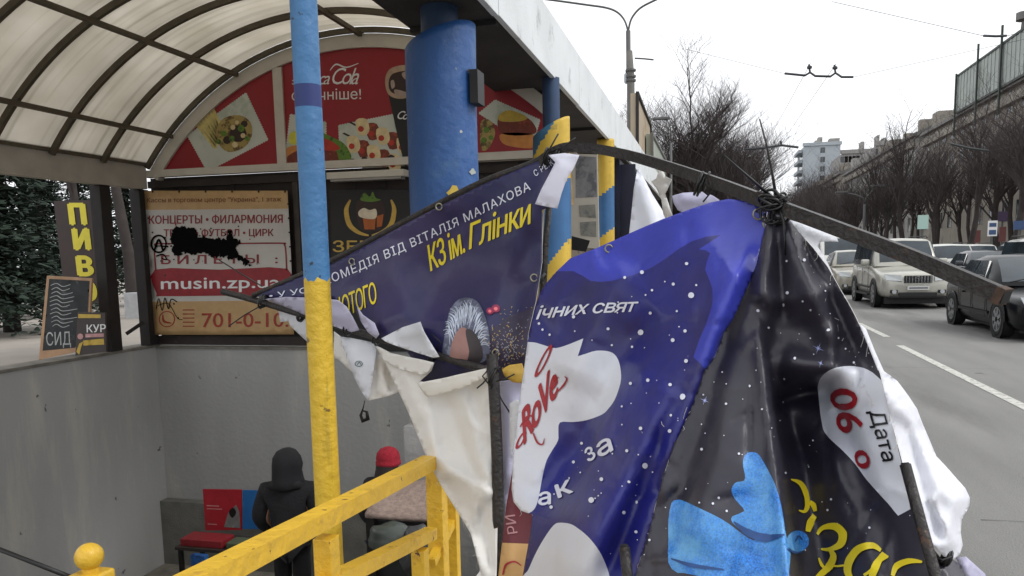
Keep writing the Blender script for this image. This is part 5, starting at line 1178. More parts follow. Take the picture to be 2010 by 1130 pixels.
# ------------------------------------------------------------------ theatre banner, dark blue, left
Lb = tps([(500,582,3.03),(650,520,2.95),(800,435,2.83),(950,362,2.72),(1090,307,2.63),(1070,420,2.63),(1060,540,2.62),(1030,700,2.57),(900,710,2.62),(760,650,2.74),(850,560,2.82),(960,540,2.75),(930,450,2.76),(700,590,2.90),(850,745,2.74),(925,745,2.68),(800,720,2.78)])
fL = folds(Lb, [(1085,320,930,690,36,.030,1.4),(900,400,860,640,46,-.028,1.0),(760,470,800,640,34,.022,1.2),(1050,430,1000,690,26,-.016),(690,540,760,650,26,.018),(980,400,1040,560,30,.014)], (.003, 70, 60), (34, 520, 330, 1080, 740, .009, 3))
tL = empty('torn_banner', V(onY(1000, 740, 2.57)), 'dark blue theatre banner with yellow hall name stretched along the left side of the frame', 'banner', 'torn advertising banners on the bent frame')
oL = [(499,580),(654,517),(811,431),(947,362),(1040,323),(1092,300),(1090,330),(1082,405),(1064,412),(1064,514),(1052,591),(1037,654),(1033,702),(1026,742),(990,748),(955,742),(935,748),(880,756),(845,758),(815,750),(806,700),(788,674),(770,668),(745,664),(712,640),(694,604),(663,588),(605,585),(525,586)]
photo = [(1052,600),(1037,654),(1033,702),(1026,742),(990,748),(950,735),(935,722),(948,660),(975,640),(1000,620),(1030,610)]
cloth('banner_sheet', oL, fL, [navy_l, mat('print_night', (46,38,62), .45, var=.3, scale=20, rgb2=(90,84,96), thr=.62, scale2=60)], tL, step=8, th=.0015, back=back_w, regions=[(spl(photo, 3), 1)])
letter('lettering', 'КОМЕДІЯ ВІД ВІТАЛІЯ МАЛАХОВА', 640, 560, 1043, 372, 17, fL, ink_w, tL, .0024, .008, .15, 1.12, arc=-4)
letter('lettering', 'С РЕЖ', 1052, 347, 1088, 322, 12, fL, ink_w, tL, .0024, .004, .15, 1.1)
letter('lettering', '• У УС', 530, 586, 606, 574, 11, fL, ink_w, tL, .0024, .004)
letter('lettering', 'КЗ ім.', 846, 532, 914, 494, 52, fL, ink_y, tL, .0024, .012, -.05, .9, lean=(-.08,-1))
letter('lettering', 'Глінки', 922, 489, 1041, 438, 50, fL, ink_y, tL, .0024, .012, .05, .9, lean=(0,-1))
letter('lettering', 'ЮТОГО', 670, 625, 741, 594, 42, fL, ink_y, tL, .0024, .006, .0, .85, lean=(-.1,-1))
hair = mat('print_hair', (84,88,108), .5, var=.3, scale=22, rgb2=(120,126,146), thr=.5, scale2=40)
prints('print_shape', [spl([(873,700),(875,655),(884,612),(900,590),(922,585),(943,598),(956,632),(962,672),(957,704),(918,714)], 4)], fL, hair, tL, .004)
hr = random.Random(2); hsx = []
for i in range(64):
    a0_ = PI*(.02+.96*i/63)+hr.uniform(-.05, .05); r0, r1 = hr.uniform(.45, .7), hr.uniform(.9, 1.06); cx0, cy0 = 916, 668
    hsx.append(([(cx0-42*r0*math.cos(a0_)+hr.uniform(-3,3), cy0-76*r0*math.sin(a0_)+18*hr.random()), (cx0-43*(r0+r1)/2*math.cos(a0_+.12), cy0-78*(r0+r1)/2*math.sin(a0_+.12)), (cx0-43*r1*math.cos(a0_+hr.uniform(-.1,.25)), cy0-78*r1*math.sin(a0_+.1)+4)], [.5, hr.uniform(1.2, 2.6), .5]))
strokes('hair_strands', hsx, fL, mat('print_strand', (190,198,214), .5, var=.25, scale=30), tL, .0045)
prints('print_shape', [spl([(886,708),(888,678),(900,650),(914,644),(926,660),(922,690),(914,712),(900,712)], 4)], fL, mat('print_skin', (150,112,106), .5, var=.15, scale=14), tL, .0055)
prints('print_shape', [spl([(916,650),(930,650),(944,672),(948,700),(936,714),(918,712),(922,690)], 4)], fL, mat('print_shadow', (56,50,54), .5, var=.3), tL, .006)
prints('light_print', [blob(963,611,7,10), blob(974,606,8,10)], fL, mat('print_glow', (150,44,82), .5), tL, .004); prints('light_print', [blob(963,612,3.2), blob(974,607,3.8)], fL, mat('print_spark', (240,120,130), .4), tL, .006)
gl = []; gg = []
for i in range(210): x = random.gauss(992, 24); y = random.gauss(676, 28); (gl if i % 3 else gg).append(([(x,y),(x+random.uniform(-2.5,2.5), y+random.uniform(-2,2)),(x+random.uniform(-3,3), y+random.uniform(-1,4))], [.5,1.2,.4]))
ok = lambda q: all(inside(np.array([p[0]]), np.array([p[1]]), oL)[0] and p[0] > 948 and p[1] < 738 for p in q[0])
strokes('garland_print', [g for g in gl if ok(g)], fL, mat('print_silver', (150,146,156), .5, var=.4), tL, .004); strokes('garland_print', [g for g in gg if ok(g)], fL, mat('print_brass', (180,150,84), .5), tL, .005)
for (x, y) in ((692,513),(863,405),(1050,545),(974,692)):
    c, n_ = surf(fL, [x], [y], .004); MB().tube([c[0]+np.array([.012*math.cos(a*PI/6), 0, .012*math.sin(a*PI/6)]) for a in range(13)], .0028, 6).build('eyelet', ring_m, tL, True)
# curled reverse of the banner above and below the cross tube
def flap(label, outline, ctrl, fl=(), m=back_c, nz=(.002, 40, 40), step=8, th=.0018, name='banner_flap', cat='banner flap', par=None, regions=()):
    f = folds(tps(ctrl), list(fl), nz)
    x, y = np.mean(outline, 0); Y = float(f(np.array([x]), np.array([y]))[0])
    o = cloth(name, outline, f, m if isinstance(m, list) else [m], None, step=step, th=th, regions=regions)
    if par is None: tag(o, label, cat)
    else: o.parent = par; o.location = -par.location
    return o, f
flap('white reverse of the banner curled over the tube at its left tip', [(519,587),(560,583),(605,584),(663,589),(680,602),(692,622),(705,648),(690,652),(660,642),(620,628),(570,606)], [(519,587,2.98),(605,584,2.84),(663,590,2.80),(700,645,2.80),(620,626,2.88),(570,604,2.95)], [(560,596,700,630,14,.018)], m=lilac)
flap('small triangle of white cloth below the left end of the tube', [(546,606),(560,612),(570,614),(610,622),(640,648),(640,700),(600,668),(570,640),(566,630),(550,632)], [(546,612,3.04),(560,608,3.04),(610,622,2.98),(640,700,2.95),(570,635,3.03)], [(566,620,640,680,12,.012)], m=back_c)
flap('pale violet folded strip of banner beside the yellow letters', [(700,600),(712,618),(735,634),(744,656),(738,664),(722,652),(708,630)], [(700,600,2.78),(712,618,2.76),(735,634,2.74),(744,660,2.72),(708,630,2.78)], [(704,606,738,660,8,.012)], m=lilac)
flap('narrow white pleat under the tube right of the painted pole', [(655,650),(668,660),(672,680),(696,742),(702,700),(690,730),(664,705),(655,702)], [(655,655,2.92),(668,665,2.90),(696,742,2.9),(664,705,2.92)], m=back_w)
oW2 = [(667,660),(690,663),(715,668),(740,674),(734,720),(726,770),(722,786),(708,766),(696,743),(680,700)]
oo, f2_ = flap('white triangular flap with a small stamp hanging below the tube', oW2, [(667,660,2.86),(740,674,2.80),(722,786,2.72),(696,743,2.78),(710,710,2.77)], [(680,670,716,770,14,.02)], m=back_c)
par_ = empty('banner_flap', V(onY(722, 786, 2.72)), oo['label'], 'banner flap'); del oo['label']; del oo['category']; oo.name = 'cloth_sheet'; oo.parent = par_; oo.location = -par_.location
strokes('stamp_print', [([(705+7*math.cos(a*PI/5), 714+5*math.sin(a*PI/5)) for a in range(11)], [1.6,1.2]), ([(702,716),(706,711),(709,716)], [1.5,1.5])], f2_, mat('stamp_ink', (70,96,92), .6), par_, .003)
flap('beige shaded pleat between the triangular flap and the long white sheet', [(738,676),(744,684),(758,712),(775,740),(790,766),(760,778),(724,786),(734,720)], [(738,676,2.82),(758,712,2.84),(790,766,2.86),(724,786,2.82),(745,730,2.86)], [(742,690,744,780,10,.024),(752,700,768,775,9,-.02)], m=back_w)
flap('grey pleated fold of cloth resting on top of the tube', [(748,664),(790,642),(825,631),(832,650),(848,676),(862,700),(850,702),(800,686),(760,672)], [(748,664,2.70),(825,631,2.68),(862,700,2.60),(800,686,2.68),(790,655,2.71)], [(780,660,840,645,10,.016),(826,634,850,698,10,.02)], m=back_c)
# long white sheet hanging under the cross tube
oW4 = [(741,679),(770,694),(800,700),(830,706),(852,712),(846,728),(824,748),(838,750),(870,742),(910,734),(948,725),(963,722),(966,800),(968,880),(967,950),(976,1034),(974,1130),(972,1290),(1010,1400),(1000,1420),(965,1300),(945,1130),(924,1047),(891,993),(860,943),(837,897),(800,806),(770,742)]
cW4 = [(741,679,2.76),(852,712,2.64),(963,722,2.55),(800,806,2.68),(837,897,2.60),(891,993,2.50),(966,800,2.55),(967,950,2.47),(976,1034,2.42),(945,1130,2.36),(960,1300,2.25),(1000,1400,2.2),(890,820,2.62),(905,900,2.56),(930,760,2.6)]
fW4 = folds(tps(cW4), [(830,745,866,925,13,.028,1.5),(866,760,940,960,12,-.022,1.2),(905,750,962,960,14,.026,1.4),(860,905,975,975,20,.045,1.6),(900,990,955,1130,12,.03,1.4),(862,930,930,1060,16,-.03),(950,760,964,960,6,.012),(780,700,860,900,16,.014),(940,980,965,1130,8,-.02)], (.0035, 44, 60), (44, 760, 690, 970, 1130, .014, 4))
tW = empty('torn_banner', V(onY(960, 1130, 2.36)), 'long white reverse of a banner hanging in folds below the cross tube', 'banner', 'torn advertising banners on the bent frame')
cloth('banner_sheet', oW4, fW4, [back_w], tW, step=7, th=.0018)
fh = folds(tps([(741,679,2.75),(852,712,2.625),(845,735,2.63),(770,715,2.72)]), [], (.002, 40, 40))
cloth('hem', [(741,678),(770,692),(800,699),(830,705),(854,711),(846,728),(832,736),(800,727),(775,718),(757,706)], fh, [back_w], tW, step=7, th=.003, k=.01)
fh2 = folds(tps([(822,750,2.62),(960,722,2.535),(960,745,2.535),(838,775,2.62)]), [(830,770,955,742,6,.006)], (.002, 40, 40))
cloth('hem', [(822,750),(845,746),(880,739),(920,730),(958,722),(960,738),(930,750),(900,762),(870,770),(842,776),(832,765)], fh2, [mat('hem_white', (222,220,214), .5, var=.03)], tW, step=7, th=.003, k=.012)
# cloth in the gap right of the upright
flap('lilac white strip of cloth in the gap right of the dark upright', [(982,748),(1030,742),(1036,760),(1024,800),(1012,850),(1008,900),(1002,960),(990,1020),(986,960),(984,880),(983,800)], [(982,748,2.56),(1036,760,2.52),(1008,900,2.5),(990,1020,2.46),(984,880,2.52)], [(1010,760,996,960,12,.03)], m=lilac)
flap('small white scrap beside the red italic letters', [(1000,792),(1012,784),(1020,786),(1014,840),(1004,900),(1000,860)], [(1000,792,2.44),(1020,786,2.42),(1004,900,2.42)], m=back_c)
flap('mustard yellow torn scrap tied next to the upright', [(985,724),(1000,716),(1024,713),(1030,730),(1026,752),(1006,750),(990,738)], [(985,724,2.5),(1024,713,2.47),(1026,752,2.47)], [(990,728,1026,740,8,.012)], m=mat('scrap_yellow', (196,160,70), .5, var=.2, scale=14))
fM = tps([(1008,920,2.34),(985,1060,2.28),(980,1130,2.25),(1030,1000,2.32),(1030,1130,2.22),(1005,1300,2.15)])
tM = empty('torn_banner', V(onY(1005, 1130, 2.25)), 'narrow maroon and beige strip of a poster between white sheet and blue banner', 'banner', 'torn advertising banners on the bent frame')
fMm = folds(fM, [(1010,930,995,1130,10,.01)], (.002, 40, 40))
cloth('banner_sheet', [(1006,922),(1020,950),(1040,1004),(1048,1010),(1036,1090),(1030,1130),(1040,1300),(975,1300),(978,1130),(985,1068),(994,990)], fMm, [ink_m, beige_i], tM, step=8, th=.0015, back=back_w, regions=[([(960,1064),(1060,1068),(1060,1310),(960,1310)], 1)])
letter('lettering', 'РИ', 1016, 1046, 1010, 1010, 18, fMm, mat('ink_pink', (170,120,124), .5), tM, .003, .01, label='pale letters turned sideways on the maroon strip')
strokes('print_mark', [([(988,1128),(994,1108),(1010,1102),(1024,1110)], [3,4,2])], fMm, ink_r, tM, .003)
# ------------------------------------------------------------------ starry blue banner, centre
Cb = tps([(1500,412,2.05),(1470,398,2.08),(1358,412,2.18),(1255,452,2.28),(1175,488,2.36),(1092,535,2.44),(1052,600,2.46),(1036,670,2.44),(1008,890,2.34),(1010,1000,2.26),(1032,1100,2.16),(1060,1300,2.0),(1486,521,2.02),(1438,628,1.97),(1383,727,1.93),(1327,865,1.87),(1279,1030,1.80),(1240,1150,1.76),(1200,1300,1.7),(1250,650,2.16),(1180,800,2.14),(1150,1000,2.0),(1330,560,2.10),(1210,900,2.02),(1110,900,2.22)])
fC = folds(Cb, [(1490,430,1080,1230,58,.12,1.35),(1440,470,1170,1200,34,-.060,1.0),(1290,600,1045,1010,40,-.075,1.2),(1235,500,1100,760,50,.045),(1470,470,1290,980,30,.050,1.3),(1200,520,1060,620,34,.022),(1180,860,1050,1010,26,-.03),(1130,830,1040,960,22,.022),(1440,620,1290,980,12,-.050,1.0),(1330,900,1230,1230,18,-.05)], (.0035, 75, 85), (70, 1040, 420, 1480, 1130, .013, 5))
tC = empty('torn_banner', V(onY(1100, 1130, 2.0)), 'dark blue starry banner with white blot and red italic letters in the centre', 'banner', 'torn advertising banners on the bent frame')
oC = [(1506,415),(1494,406),(1470,395),(1430,390),(1395,397),(1358,409),(1300,430),(1255,449),(1215,467),(1175,485),(1145,497),(1119,507),(1092,533),(1072,556),(1060,575),(1052,596),(1044,630),(1036,668),(1028,727),(1019,787),(1008,891),(1004,960),(1008,985),(1022,1002),(1045,1010),(1040,1050),(1032,1095),(1026,1130),(1020,1320),(1190,1330),(1225,1220),(1249,1130),(1279,1030),(1301,943),(1327,865),(1361,792),(1383,727),(1406,700),(1422,650),(1438,628),(1462,575),(1486,521),(1500,460)]
brightC = [(1530,380),(1400,370),(1150,470),(1080,530),(1100,532),(1125,532),(1142,540),(1159,551),(1180,553),(1199,551),(1240,541),(1279,525),(1310,505),(1331,489),(1358,473),(1388,464),(1414,461),(1392,476),(1372,489),(1386,491),(1394,497),(1388,512),(1384,529),(1392,548),(1398,565),(1399,585),(1396,605),(1386,636),(1372,668),(1361,701),(1374,712),(1384,726),(1404,706),(1424,660),(1450,640),(1520,480)]
whiteC = spl([(1034,671),(1050,672),(1067,677),(1091,683),(1118,675)],3,False)+[(1145,664),(1139,684),(1134,699)]+spl([(1150,694),(1171,688),(1197,690),(1210,700),(1217,718),(1219,744),(1213,768),(1205,787),(1194,802),(1182,813),(1153,824),(1125,828),(1099,829),(1096,850),(1095,865),(1080,890),(1071,909),(1063,945),(1056,982),(1048,1000),(1036,1008)],3,False)+[(1015,1010),(990,985),(1000,890),(1005,780),(1020,700)]
ellC = spl([(1020,1150),(1036,1120),(1049,1091),(1060,1070),(1071,1052),(1083,1035),(1095,1026),(1119,1028),(1136,1038),(1153,1052),(1167,1068),(1179,1086),(1190,1110),(1197,1135),(1204,1190),(1200,1300),(1010,1300)],3)
cloth('banner_sheet', oC, fC, [navy, bright, white_b], tC, step=7, th=.0015, back=back_w, regions=[(brightC, 1), (whiteC, 2), (ellC, 2)])
starsC = [(1349,518,3.5),(1358,580,6),(1259,652,6),(1322,668,4),(1346,650,3.4),(1323,558,3.2),(1261,535,4),(1278,614,3.2),(1227,545,2.8),(1194,645,3),(1080,657,2.4),(1127,622,3.4),(1281,570,2.6),(1368,560,2.2),(1330,611,2.2),(1348,709,4),(1273,747,3.6),(1316,756,3.4),(1341,779,5.6),(1239,753,3.2),(1259,841,3.6),(1316,846,3.8),(1265,913,5.8),(1232,885,3.2),(1182,941,3.8),(1162,982,5.8),(1250,986,3.2),(1223,1005,3.6),(1250,1044,3.2),(1127,907,3.2),(1143,870,3),(1083,996,3.6),(1318,815,2.8),(1234,945,2.6),(1059,635,2.6),(1066,647,2.4),(1242,681,2.6),(1222,798,2.2),(1201,677,2.2)]
for i in range(60):
    x, y = random.uniform(1050,1350), random.uniform(520,1100)
    if inside(np.array([x]), np.array([y]), oC)[0] and not any(inside(np.array([x]), np.array([y]), q)[0] for q in (brightC, whiteC, ellC)): starsC.append((x, y, random.uniform(.9, 1.8)))
o_ = prints('star_print', [blob(x, y, r) for x, y, r in starsC], fC, ink_w, tC, .0025); o_['kind'] = 'stuff'
letter('lettering', 'ічних свят', 1053, 627, 1247, 611, 25, fC, ink_w, tC, .0025, .02, .5, .9, arc=3)
letter('lettering', 'О', 1046, 742, 1062, 735, 50, fC, ink_r, tC, .0025, .02, .5, 1, lean=(.1,-1))
letter('lettering', 'о', 1010, 884, 1026, 874, 34, fC, ink_r, tC, .0025, .025, .4, 1, lean=(.1,-1))
letter('lettering', 'RoVe', 1030, 872, 1096, 772, 62, fC, ink_r, tC, .0025, .03, .15, .85, lean=(-.15,-1))
strokes('lettering', [([(1022,838),(1034,820),(1044,816),(1048,824)], [2,4,3,1.5]), ([(1048,850),(1056,868),(1066,872),(1070,860)], [3,4,3,1]), ([(1096,768),(1106,758),(1114,744),(1110,738)], [3,4,3,1.5]), ([(1080,770),(1090,745),(1098,740)], [1.5,3,1.5])], fC, ink_r, tC, .0035)
letter('lettering', 'а', 1058, 993, 1082, 990, 33, fC, ink_w, tC, .0025, .03, .1); letter('lettering', 'к', 1098, 978, 1126, 966, 34, fC, ink_w, tC, .0025, .035, .1); letter('lettering', 'а', 1178, 898, 1205, 884, 36, fC, ink_w, tC, .0025, .03, .2); letter('lettering', 'з', 1157, 908, 1172, 898, 34, fC, ink_w, tC, .0025, .02, .2)
# ------------------------------------------------------------------ black starry banner, right
Db = tps([(1522,418,2.02),(1560,440,1.99),(1600,490,1.95),(1650,567,1.90),(1697,660,1.84),(1727,732,1.80),(1771,907,1.70),(1838,1130,1.58),(1880,1300,1.5),(1486,521,1.985),(1438,628,1.93),(1383,727,1.89),(1327,865,1.83),(1279,1030,1.76),(1240,1150,1.72),(1210,1300,1.66),(1500,700,1.88),(1530,900,1.76),(1560,1130,1.62),(1590,1300,1.55),(1590,700,1.90),(1620,850,1.84),(1680,1000,1.74)])
fD = folds(Db, [(1524,410,1486,604,22,.045,.8),(1524,410,1540,640,13,-.035),(1530,420,1640,690,22,.040,1.3),(1560,440,1700,720,15,-.030),(1487,600,1560,1260,24,.040,.65),(1487,602,1640,560,26,.035,.8),(1500,640,1640,640,40,-.030),(1530,700,1700,740,34,.050,1.5),(1515,760,1640,770,22,-.045),(1540,800,1640,1180,30,-.045),(1620,860,1740,1180,30,.035,1.3),(1460,560,1290,1130,26,-.030),(1440,700,1360,1100,44,.022),(1580,560,1690,800,20,.022),('step',1488,590,1585,1260,4,.16,130),('step',1655,730,1498,790,5,.12,150),(1500,720,1650,712,44,.05)], (.004, 60, 70), (90, 1260, 430, 1800, 1130, .017, 9))
tD = empty('torn_banner', V(onY(1560, 1130, 1.62)), 'black starry banner with blue bow and yellow letters hanging from the knot', 'banner', 'torn advertising banners on the bent frame')
oD = [(1512,415),(1530,412),(1550,431),(1568,455),(1595,485),(1625,524),(1649,567),(1666,596),(1679,621),(1697,660),(1718,708),(1727,732),(1740,785),(1751,831),(1771,907),(1790,960),(1838,1130),(1890,1330),(1190,1330),(1225,1225),(1247,1130),(1277,1030),(1299,943),(1325,865),(1359,792),(1381,727),(1404,700),(1420,650),(1436,628),(1460,575),(1484,521),(1500,450)]
dateP = spl([(1605,760),(1609,745),(1620,732),(1639,722),(1667,718),(1695,722),(1713,731)],3,False)+[(1730,746),(1751,831),(1771,915),(1787,999),(1763,1012),(1756,1004),(1745,990)]+spl([(1731,975),(1700,940),(1679,911),(1655,885),(1631,863),(1620,850),(1615,839),(1610,810)],3,False)
bow1 = spl([(1318,987),(1328,981),(1340,982),(1362,992),(1383,1002),(1408,1014),(1431,1028),(1455,1046),(1478,1060),(1510,1064),(1543,1064),(1552,1085),(1548,1130),(1550,1180),(1500,1190),(1370,1130),(1330,1124),(1312,1104),(1312,1060),(1312,1020)],2)
bow2 = spl([(1459,917),(1459,900),(1466,889),(1476,887),(1487,890),(1498,905),(1510,927),(1522,952),(1530,978),(1536,1005),(1541,1040),(1543,1068),(1510,1070),(1482,1060),(1457,1043),(1442,1030),(1436,1022),(1438,1013),(1461,1003),(1452,990),(1442,978),(1436,965),(1438,954),(1446,946),(1461,943),(1462,930)],2)
bow3 = spl(blob(1566,1062,22,10,.95),2)
bowc = mat('print_bow', (44,118,200), .45, var=.45, scale=260, rgb2=(124,190,230), thr=.42, scale2=9, detail=3, soft=.34)
cloth('banner_sheet', oD, fD, [charcoal, white_b, bowc], tD, step=7, th=.0015, back=back_w, regions=[(dateP, 1), (bow1, 2), (bow2, 2), (bow3, 2)])
strokes('bow_shade', [([(1440,1024),(1470,1046),(1505,1056),(1538,1050)], [2,14,16,3]), ([(1318,1096),(1360,1110),(1420,1118)], [2,8,3]), ([(1545,1075),(1556,1084),(1572,1084)], [2,5,2]), ([(1560,1062),(1566,1052),(1574,1060)], [2,3,2])], fD, mat('print_bow_dark', (34,70,124), .5, var=.3, scale=30), tD, .0028)
starsD = []
for (x, y, r) in ((1487,610,4),(1538,597,4.4),(1547,575,4),(1577,511,4),(1546,512,2.6),(1577,590,2.6),(1592,607,2.8),(1507,643,2.8),(1626,648,3),(1644,663,2.4),(1560,704,3),(1592,664,2),(1540,742,2.4),(1618,571,2),(1659,685,2.4),(1676,713,3),(1352,700,2),(1380,774,2.4),(1426,793,3),(1472,758,3),(1419,731,2),(1497,803,2.6),(1379,882,3.6),(1378,833,2),(1450,891,3),(1410,976,3),(1399,989,3),(1374,987,2.4),(1426,1003,3),(1348,960,2),(1633,980,3),(1626,1001,3),(1597,865,2.4),(1498,803,2.4),(1707,1037,3),(1276,1060,3),(1540,928,2.6)): starsD.append((x, y, r*.8))
for i in range(110):
    x, y = random.uniform(1260,1800), random.uniform(480,1120)
    if inside(np.array([x]), np.array([y]), oD)[0] and not any(inside(np.array([x]), np.array([y]), q)[0] for q in (dateP, bow1, bow2, bow3)): starsD.append((x, y, random.uniform(.6, 1.4)))
o_ = prints('star_print', [blob(x, y, r) for x, y, r in starsD], fD, ink_w, tD, .0025); o_['kind'] = 'stuff'
def sparkle(x, y, r): return [p for i in range(8) for p in [(x+(r if i % 2 == 0 else r*.5)*math.cos(i*PI/4+.4), y+(r if i % 2 == 0 else r*.5)*math.sin(i*PI/4+.4)), (x+r*.16*math.cos(i*PI/4+.4+PI/8), y+r*.16*math.sin(i*PI/4+.4+PI/8))]]
prints('sparkle_print', [sparkle(1608,684,13)], fD, mat('print_spark_blue', (170,178,230), .4), tD, .003); prints('sparkle_print', [sparkle(1383,786,11)], fD, mat('print_spark_blue', 0), tD, .003); prints('sparkle_print', [sparkle(1612,714,7)], fD, mat('print_spark_blue', 0), tD, .003)
letter('lettering', 'Дата', 1708, 808, 1735, 906, 30, fD, ink_k, tD, .0028, .008, 0, 1, lean=(.97,-.12), label='black word printed sideways on the white blot')
letter('lettering', '06', 1629, 766, 1650, 850, 52, fD, ink_r, tD, .0028, .03, 0, 1.0, lean=(.97,-.12), label='large red digits printed sideways on the white blot')
letter('lettering', '0', 1676, 888, 1688, 922, 30, fD, ink_r, tD, .0028, .04, 0, 1, lean=(.9,-.25))
strokes('lettering', [([(1550,941),(1568,948),(1580,966),(1584,988),(1578,1004),(1566,1002)], [2,9,13,12,7,2]), ([(1590,986),(1598,992),(1602,1004)], [8,12,7]), ([(1600,1012),(1590,1026),(1584,1044)], [12,16,9]), ([(1604,1050),(1618,1036),(1642,1034),(1656,1048),(1652,1068),(1632,1078),(1612,1078)], [6,9,15,17,15,8,3]), ([(1630,1078),(1638,1092),(1630,1112),(1612,1128),(1600,1140)], [5,13,16,13,8]), ([(1606,1096),(1612,1110),(1620,1118)], [3,7,4]), ([(1626,1110),(1648,1112),(1670,1108)], [4,4,4]), ([(1730,1082),(1712,1072),(1688,1078),(1670,1100),(1666,1124),(1676,1144)], [7,12,15,17,15,10]), ([(1738,1088),(1722,1108),(1712,1140)], [12,16,12]), ([(1698,1130),(1712,1120),(1720,1104)], [6,6,5]), ([(1752,1132),(1762,1112),(1786,1102),(1812,1104)], [8,13,11,4])], fD, ink_y, tD, .003)
# white reverse behind the right edge
WR = [(1688,636),(1700,645),(1718,690),(1735,728),(1762,748),(1783,776),(1800,802),(1811,831),(1826,866),(1838,895),(1858,916),(1878,939),(1895,958),(1904,977),(1903,992),(1896,1006),(1888,1019),(1886,1045),(1890,1070),(1884,1088),(1872,1098),(1854,1092),(1840,1080),(1826,1060),(1812,1000),(1790,960),(1771,907),(1751,831),(1727,732),(1710,690)]
o_, fR = flap('bright white reverse of the banner bulging out over the road side', WR, [(1690,640,1.87),(1735,728,1.84),(1811,831,1.86),(1838,895,1.86),(1904,985,1.84),(1888,1019,1.80),(1886,1090,1.76),(1826,1060,1.66),(1790,960,1.70),(1751,831,1.80),(1850,960,1.76)], [(1740,740,1870,1000,20,.045,1.4),(1770,800,1850,1080,16,-.03),(1880,960,1850,1090,18,.04),(1742,730,1770,800,8,-.02),(1800,820,1890,960,12,-.03),(1820,960,1880,1080,10,.025)], m=mat('vinyl_reverse', (216,217,224), .75, var=.03, scale=3, bump=.2, bscale=20), step=7, nz=(.005, 30, 34))
flap('dark folded tail of the banner at the foot of the white bulge', [(1826,1070),(1845,1092),(1870,1098),(1886,1108),(1896,1130),(1900,1200),(1850,1200),(1838,1130)], [(1826,1070,1.70),(1870,1098,1.78),(1896,1130,1.76),(1850,1200,1.66)], [(1850,1100,1880,1180,12,.03)], m=charcoal)
flap('lilac corner of cloth sticking out at the bottom right', [(1876,1094),(1896,1092),(1934,1126),(1950,1180),(1898,1180),(1888,1120)], [(1876,1094,1.80),(1896,1092,1.80),(1934,1126,1.80),(1898,1180,1.78)], [(1886,1096,1920,1170,12,.02)], m=lilac)
# ------------------------------------------------------------------ cloths behind the frame
flap('lilac white cloth stretched below the tube right of the knot', [(1550,431),(1580,440),(1612,452),(1642,466),(1646,474),(1612,474),(1604,482),(1616,500),(1628,522),(1640,552),(1622,532),(1590,490),(1565,455)], [(1550,431,2.12),(1612,452,2.12),(1646,472,2.14),(1640,552,2.06),(1590,490,2.08)], [(1560,440,1640,470,12,.02)], m=back_c)
flap('white paper strip stuck to the top corner of the frame', [(1076,304),(1108,300),(1137,304),(1126,330),(1112,352),(1102,380),(1094,409),(1072,405),(1050,400),(1062,372),(1080,338),(1090,318)], [(1076,304,2.58),(1137,304,2.56),(1094,409,2.55),(1050,400,2.56),(1090,350,2.56)], [(1110,310,1070,400,20,.012)], m=mat('paper_white', (206,206,220), .6, var=.02), name='paper_strip', cat='paper strip', nz=(.001, 40, 40))
flap('tall white triangular sheet behind the blue banner', [(1252,326),(1262,345),(1280,380),(1300,412),(1318,440),(1330,465),(1300,480),(1232,480),(1238,430),(1244,370)], [(1252,326,3.4),(1318,440,3.3),(1232,480,3.3)], [(1252,340,1290,470,24,.05)], m=white_b)
flap('pale lilac scrap hanging from the tube above the blue banner', [(1319,384),(1340,378),(1378,376),(1400,384),(1412,392),(1404,402),(1372,410),(1345,420),(1330,412),(1322,398)], [(1319,384,2.6),(1378,376,2.6),(1412,392,2.56),(1345,420,2.6)], [(1330,390,1400,396,10,.02)], m=lilac)
flap('crumpled grey white rag caught under the tube by the billboards', [(1296,326),(1306,345),(1318,352),(1312,366),(1306,380),(1314,404),(1320,424),(1312,440),(1302,420),(1298,392),(1290,372),(1278,356),(1288,350)], [(1296,326,2.7),(1318,352,2.7),(1312,440,2.75),(1278,356,2.75)], [(1300,330,1308,430,7,.03),(1282,356,1316,360,6,-.02)], m=back_w, nz=(.008, 12, 12))
# knots, ties, whips
kn = empty('cable_knot', V(onY(*K)), 'black tangle of cable ties knotted round the main tube', 'cable ties')
rk = random.Random(4)
for i in range(16):
    c = onY(K[0]+rk.uniform(-14,14), K[1]+rk.uniform(-10,22), K[2]-.02); a0_ = rk.uniform(0, 6.3); ax = Vector((rk.uniform(-1,1), rk.uniform(-1,1), rk.uniform(-1,1))).normalized(); b_ = ax.orthogonal().normalized(); c_ = ax.cross(b_); r0 = rk.uniform(.012,.022)
    MB().tube([V(c)+(b_*math.cos(a0_+k*.5)+c_*math.sin(a0_+k*.5))*r0*(1+.03*k) for k in range(13)], rk.uniform(.0022,.0042), 6).build('tie', tie_m, kn, True)
for pts in ([(1524,392,1.98),(1516,340,1.97),(1505,285,1.97),(1491,233,1.97)], [(1514,386,1.98),(1480,356,1.96),(1450,330,1.95),(1422,305,1.95)], [(1528,408,1.97),(1538,432,1.96),(1540,470,1.95),(1541,500,1.95)], [(1500,420,1.98),(1506,436,1.97),(1518,428,1.97)], [(1510,388,2.0),(1500,380,2.0),(1486,376,2.02)]):
    ftube('tie_tail', pts, [.0042-.0025*i/(len(pts)-1) for i in range(len(pts))], tie_m, kn, 6)
for (x, y) in ((1492,421),(1512,440)):
    c, n_ = surf(fC, [x], [y], .006); MB().tube([c[0]+np.array([.013*math.cos(a*PI/6), -.004, .013*math.sin(a*PI/6)]) for a in range(13)], .003, 6).build('eyelet', ring_m, kn, True)
c, n_ = surf(fC, [1197], [489], .004); MB().tube([c[0]+np.array([.011*math.cos(a*PI/6), 0, .011*math.sin(a*PI/6)]) for a in range(13)], .0028, 6).build('eyelet', ring_m, tC, True)
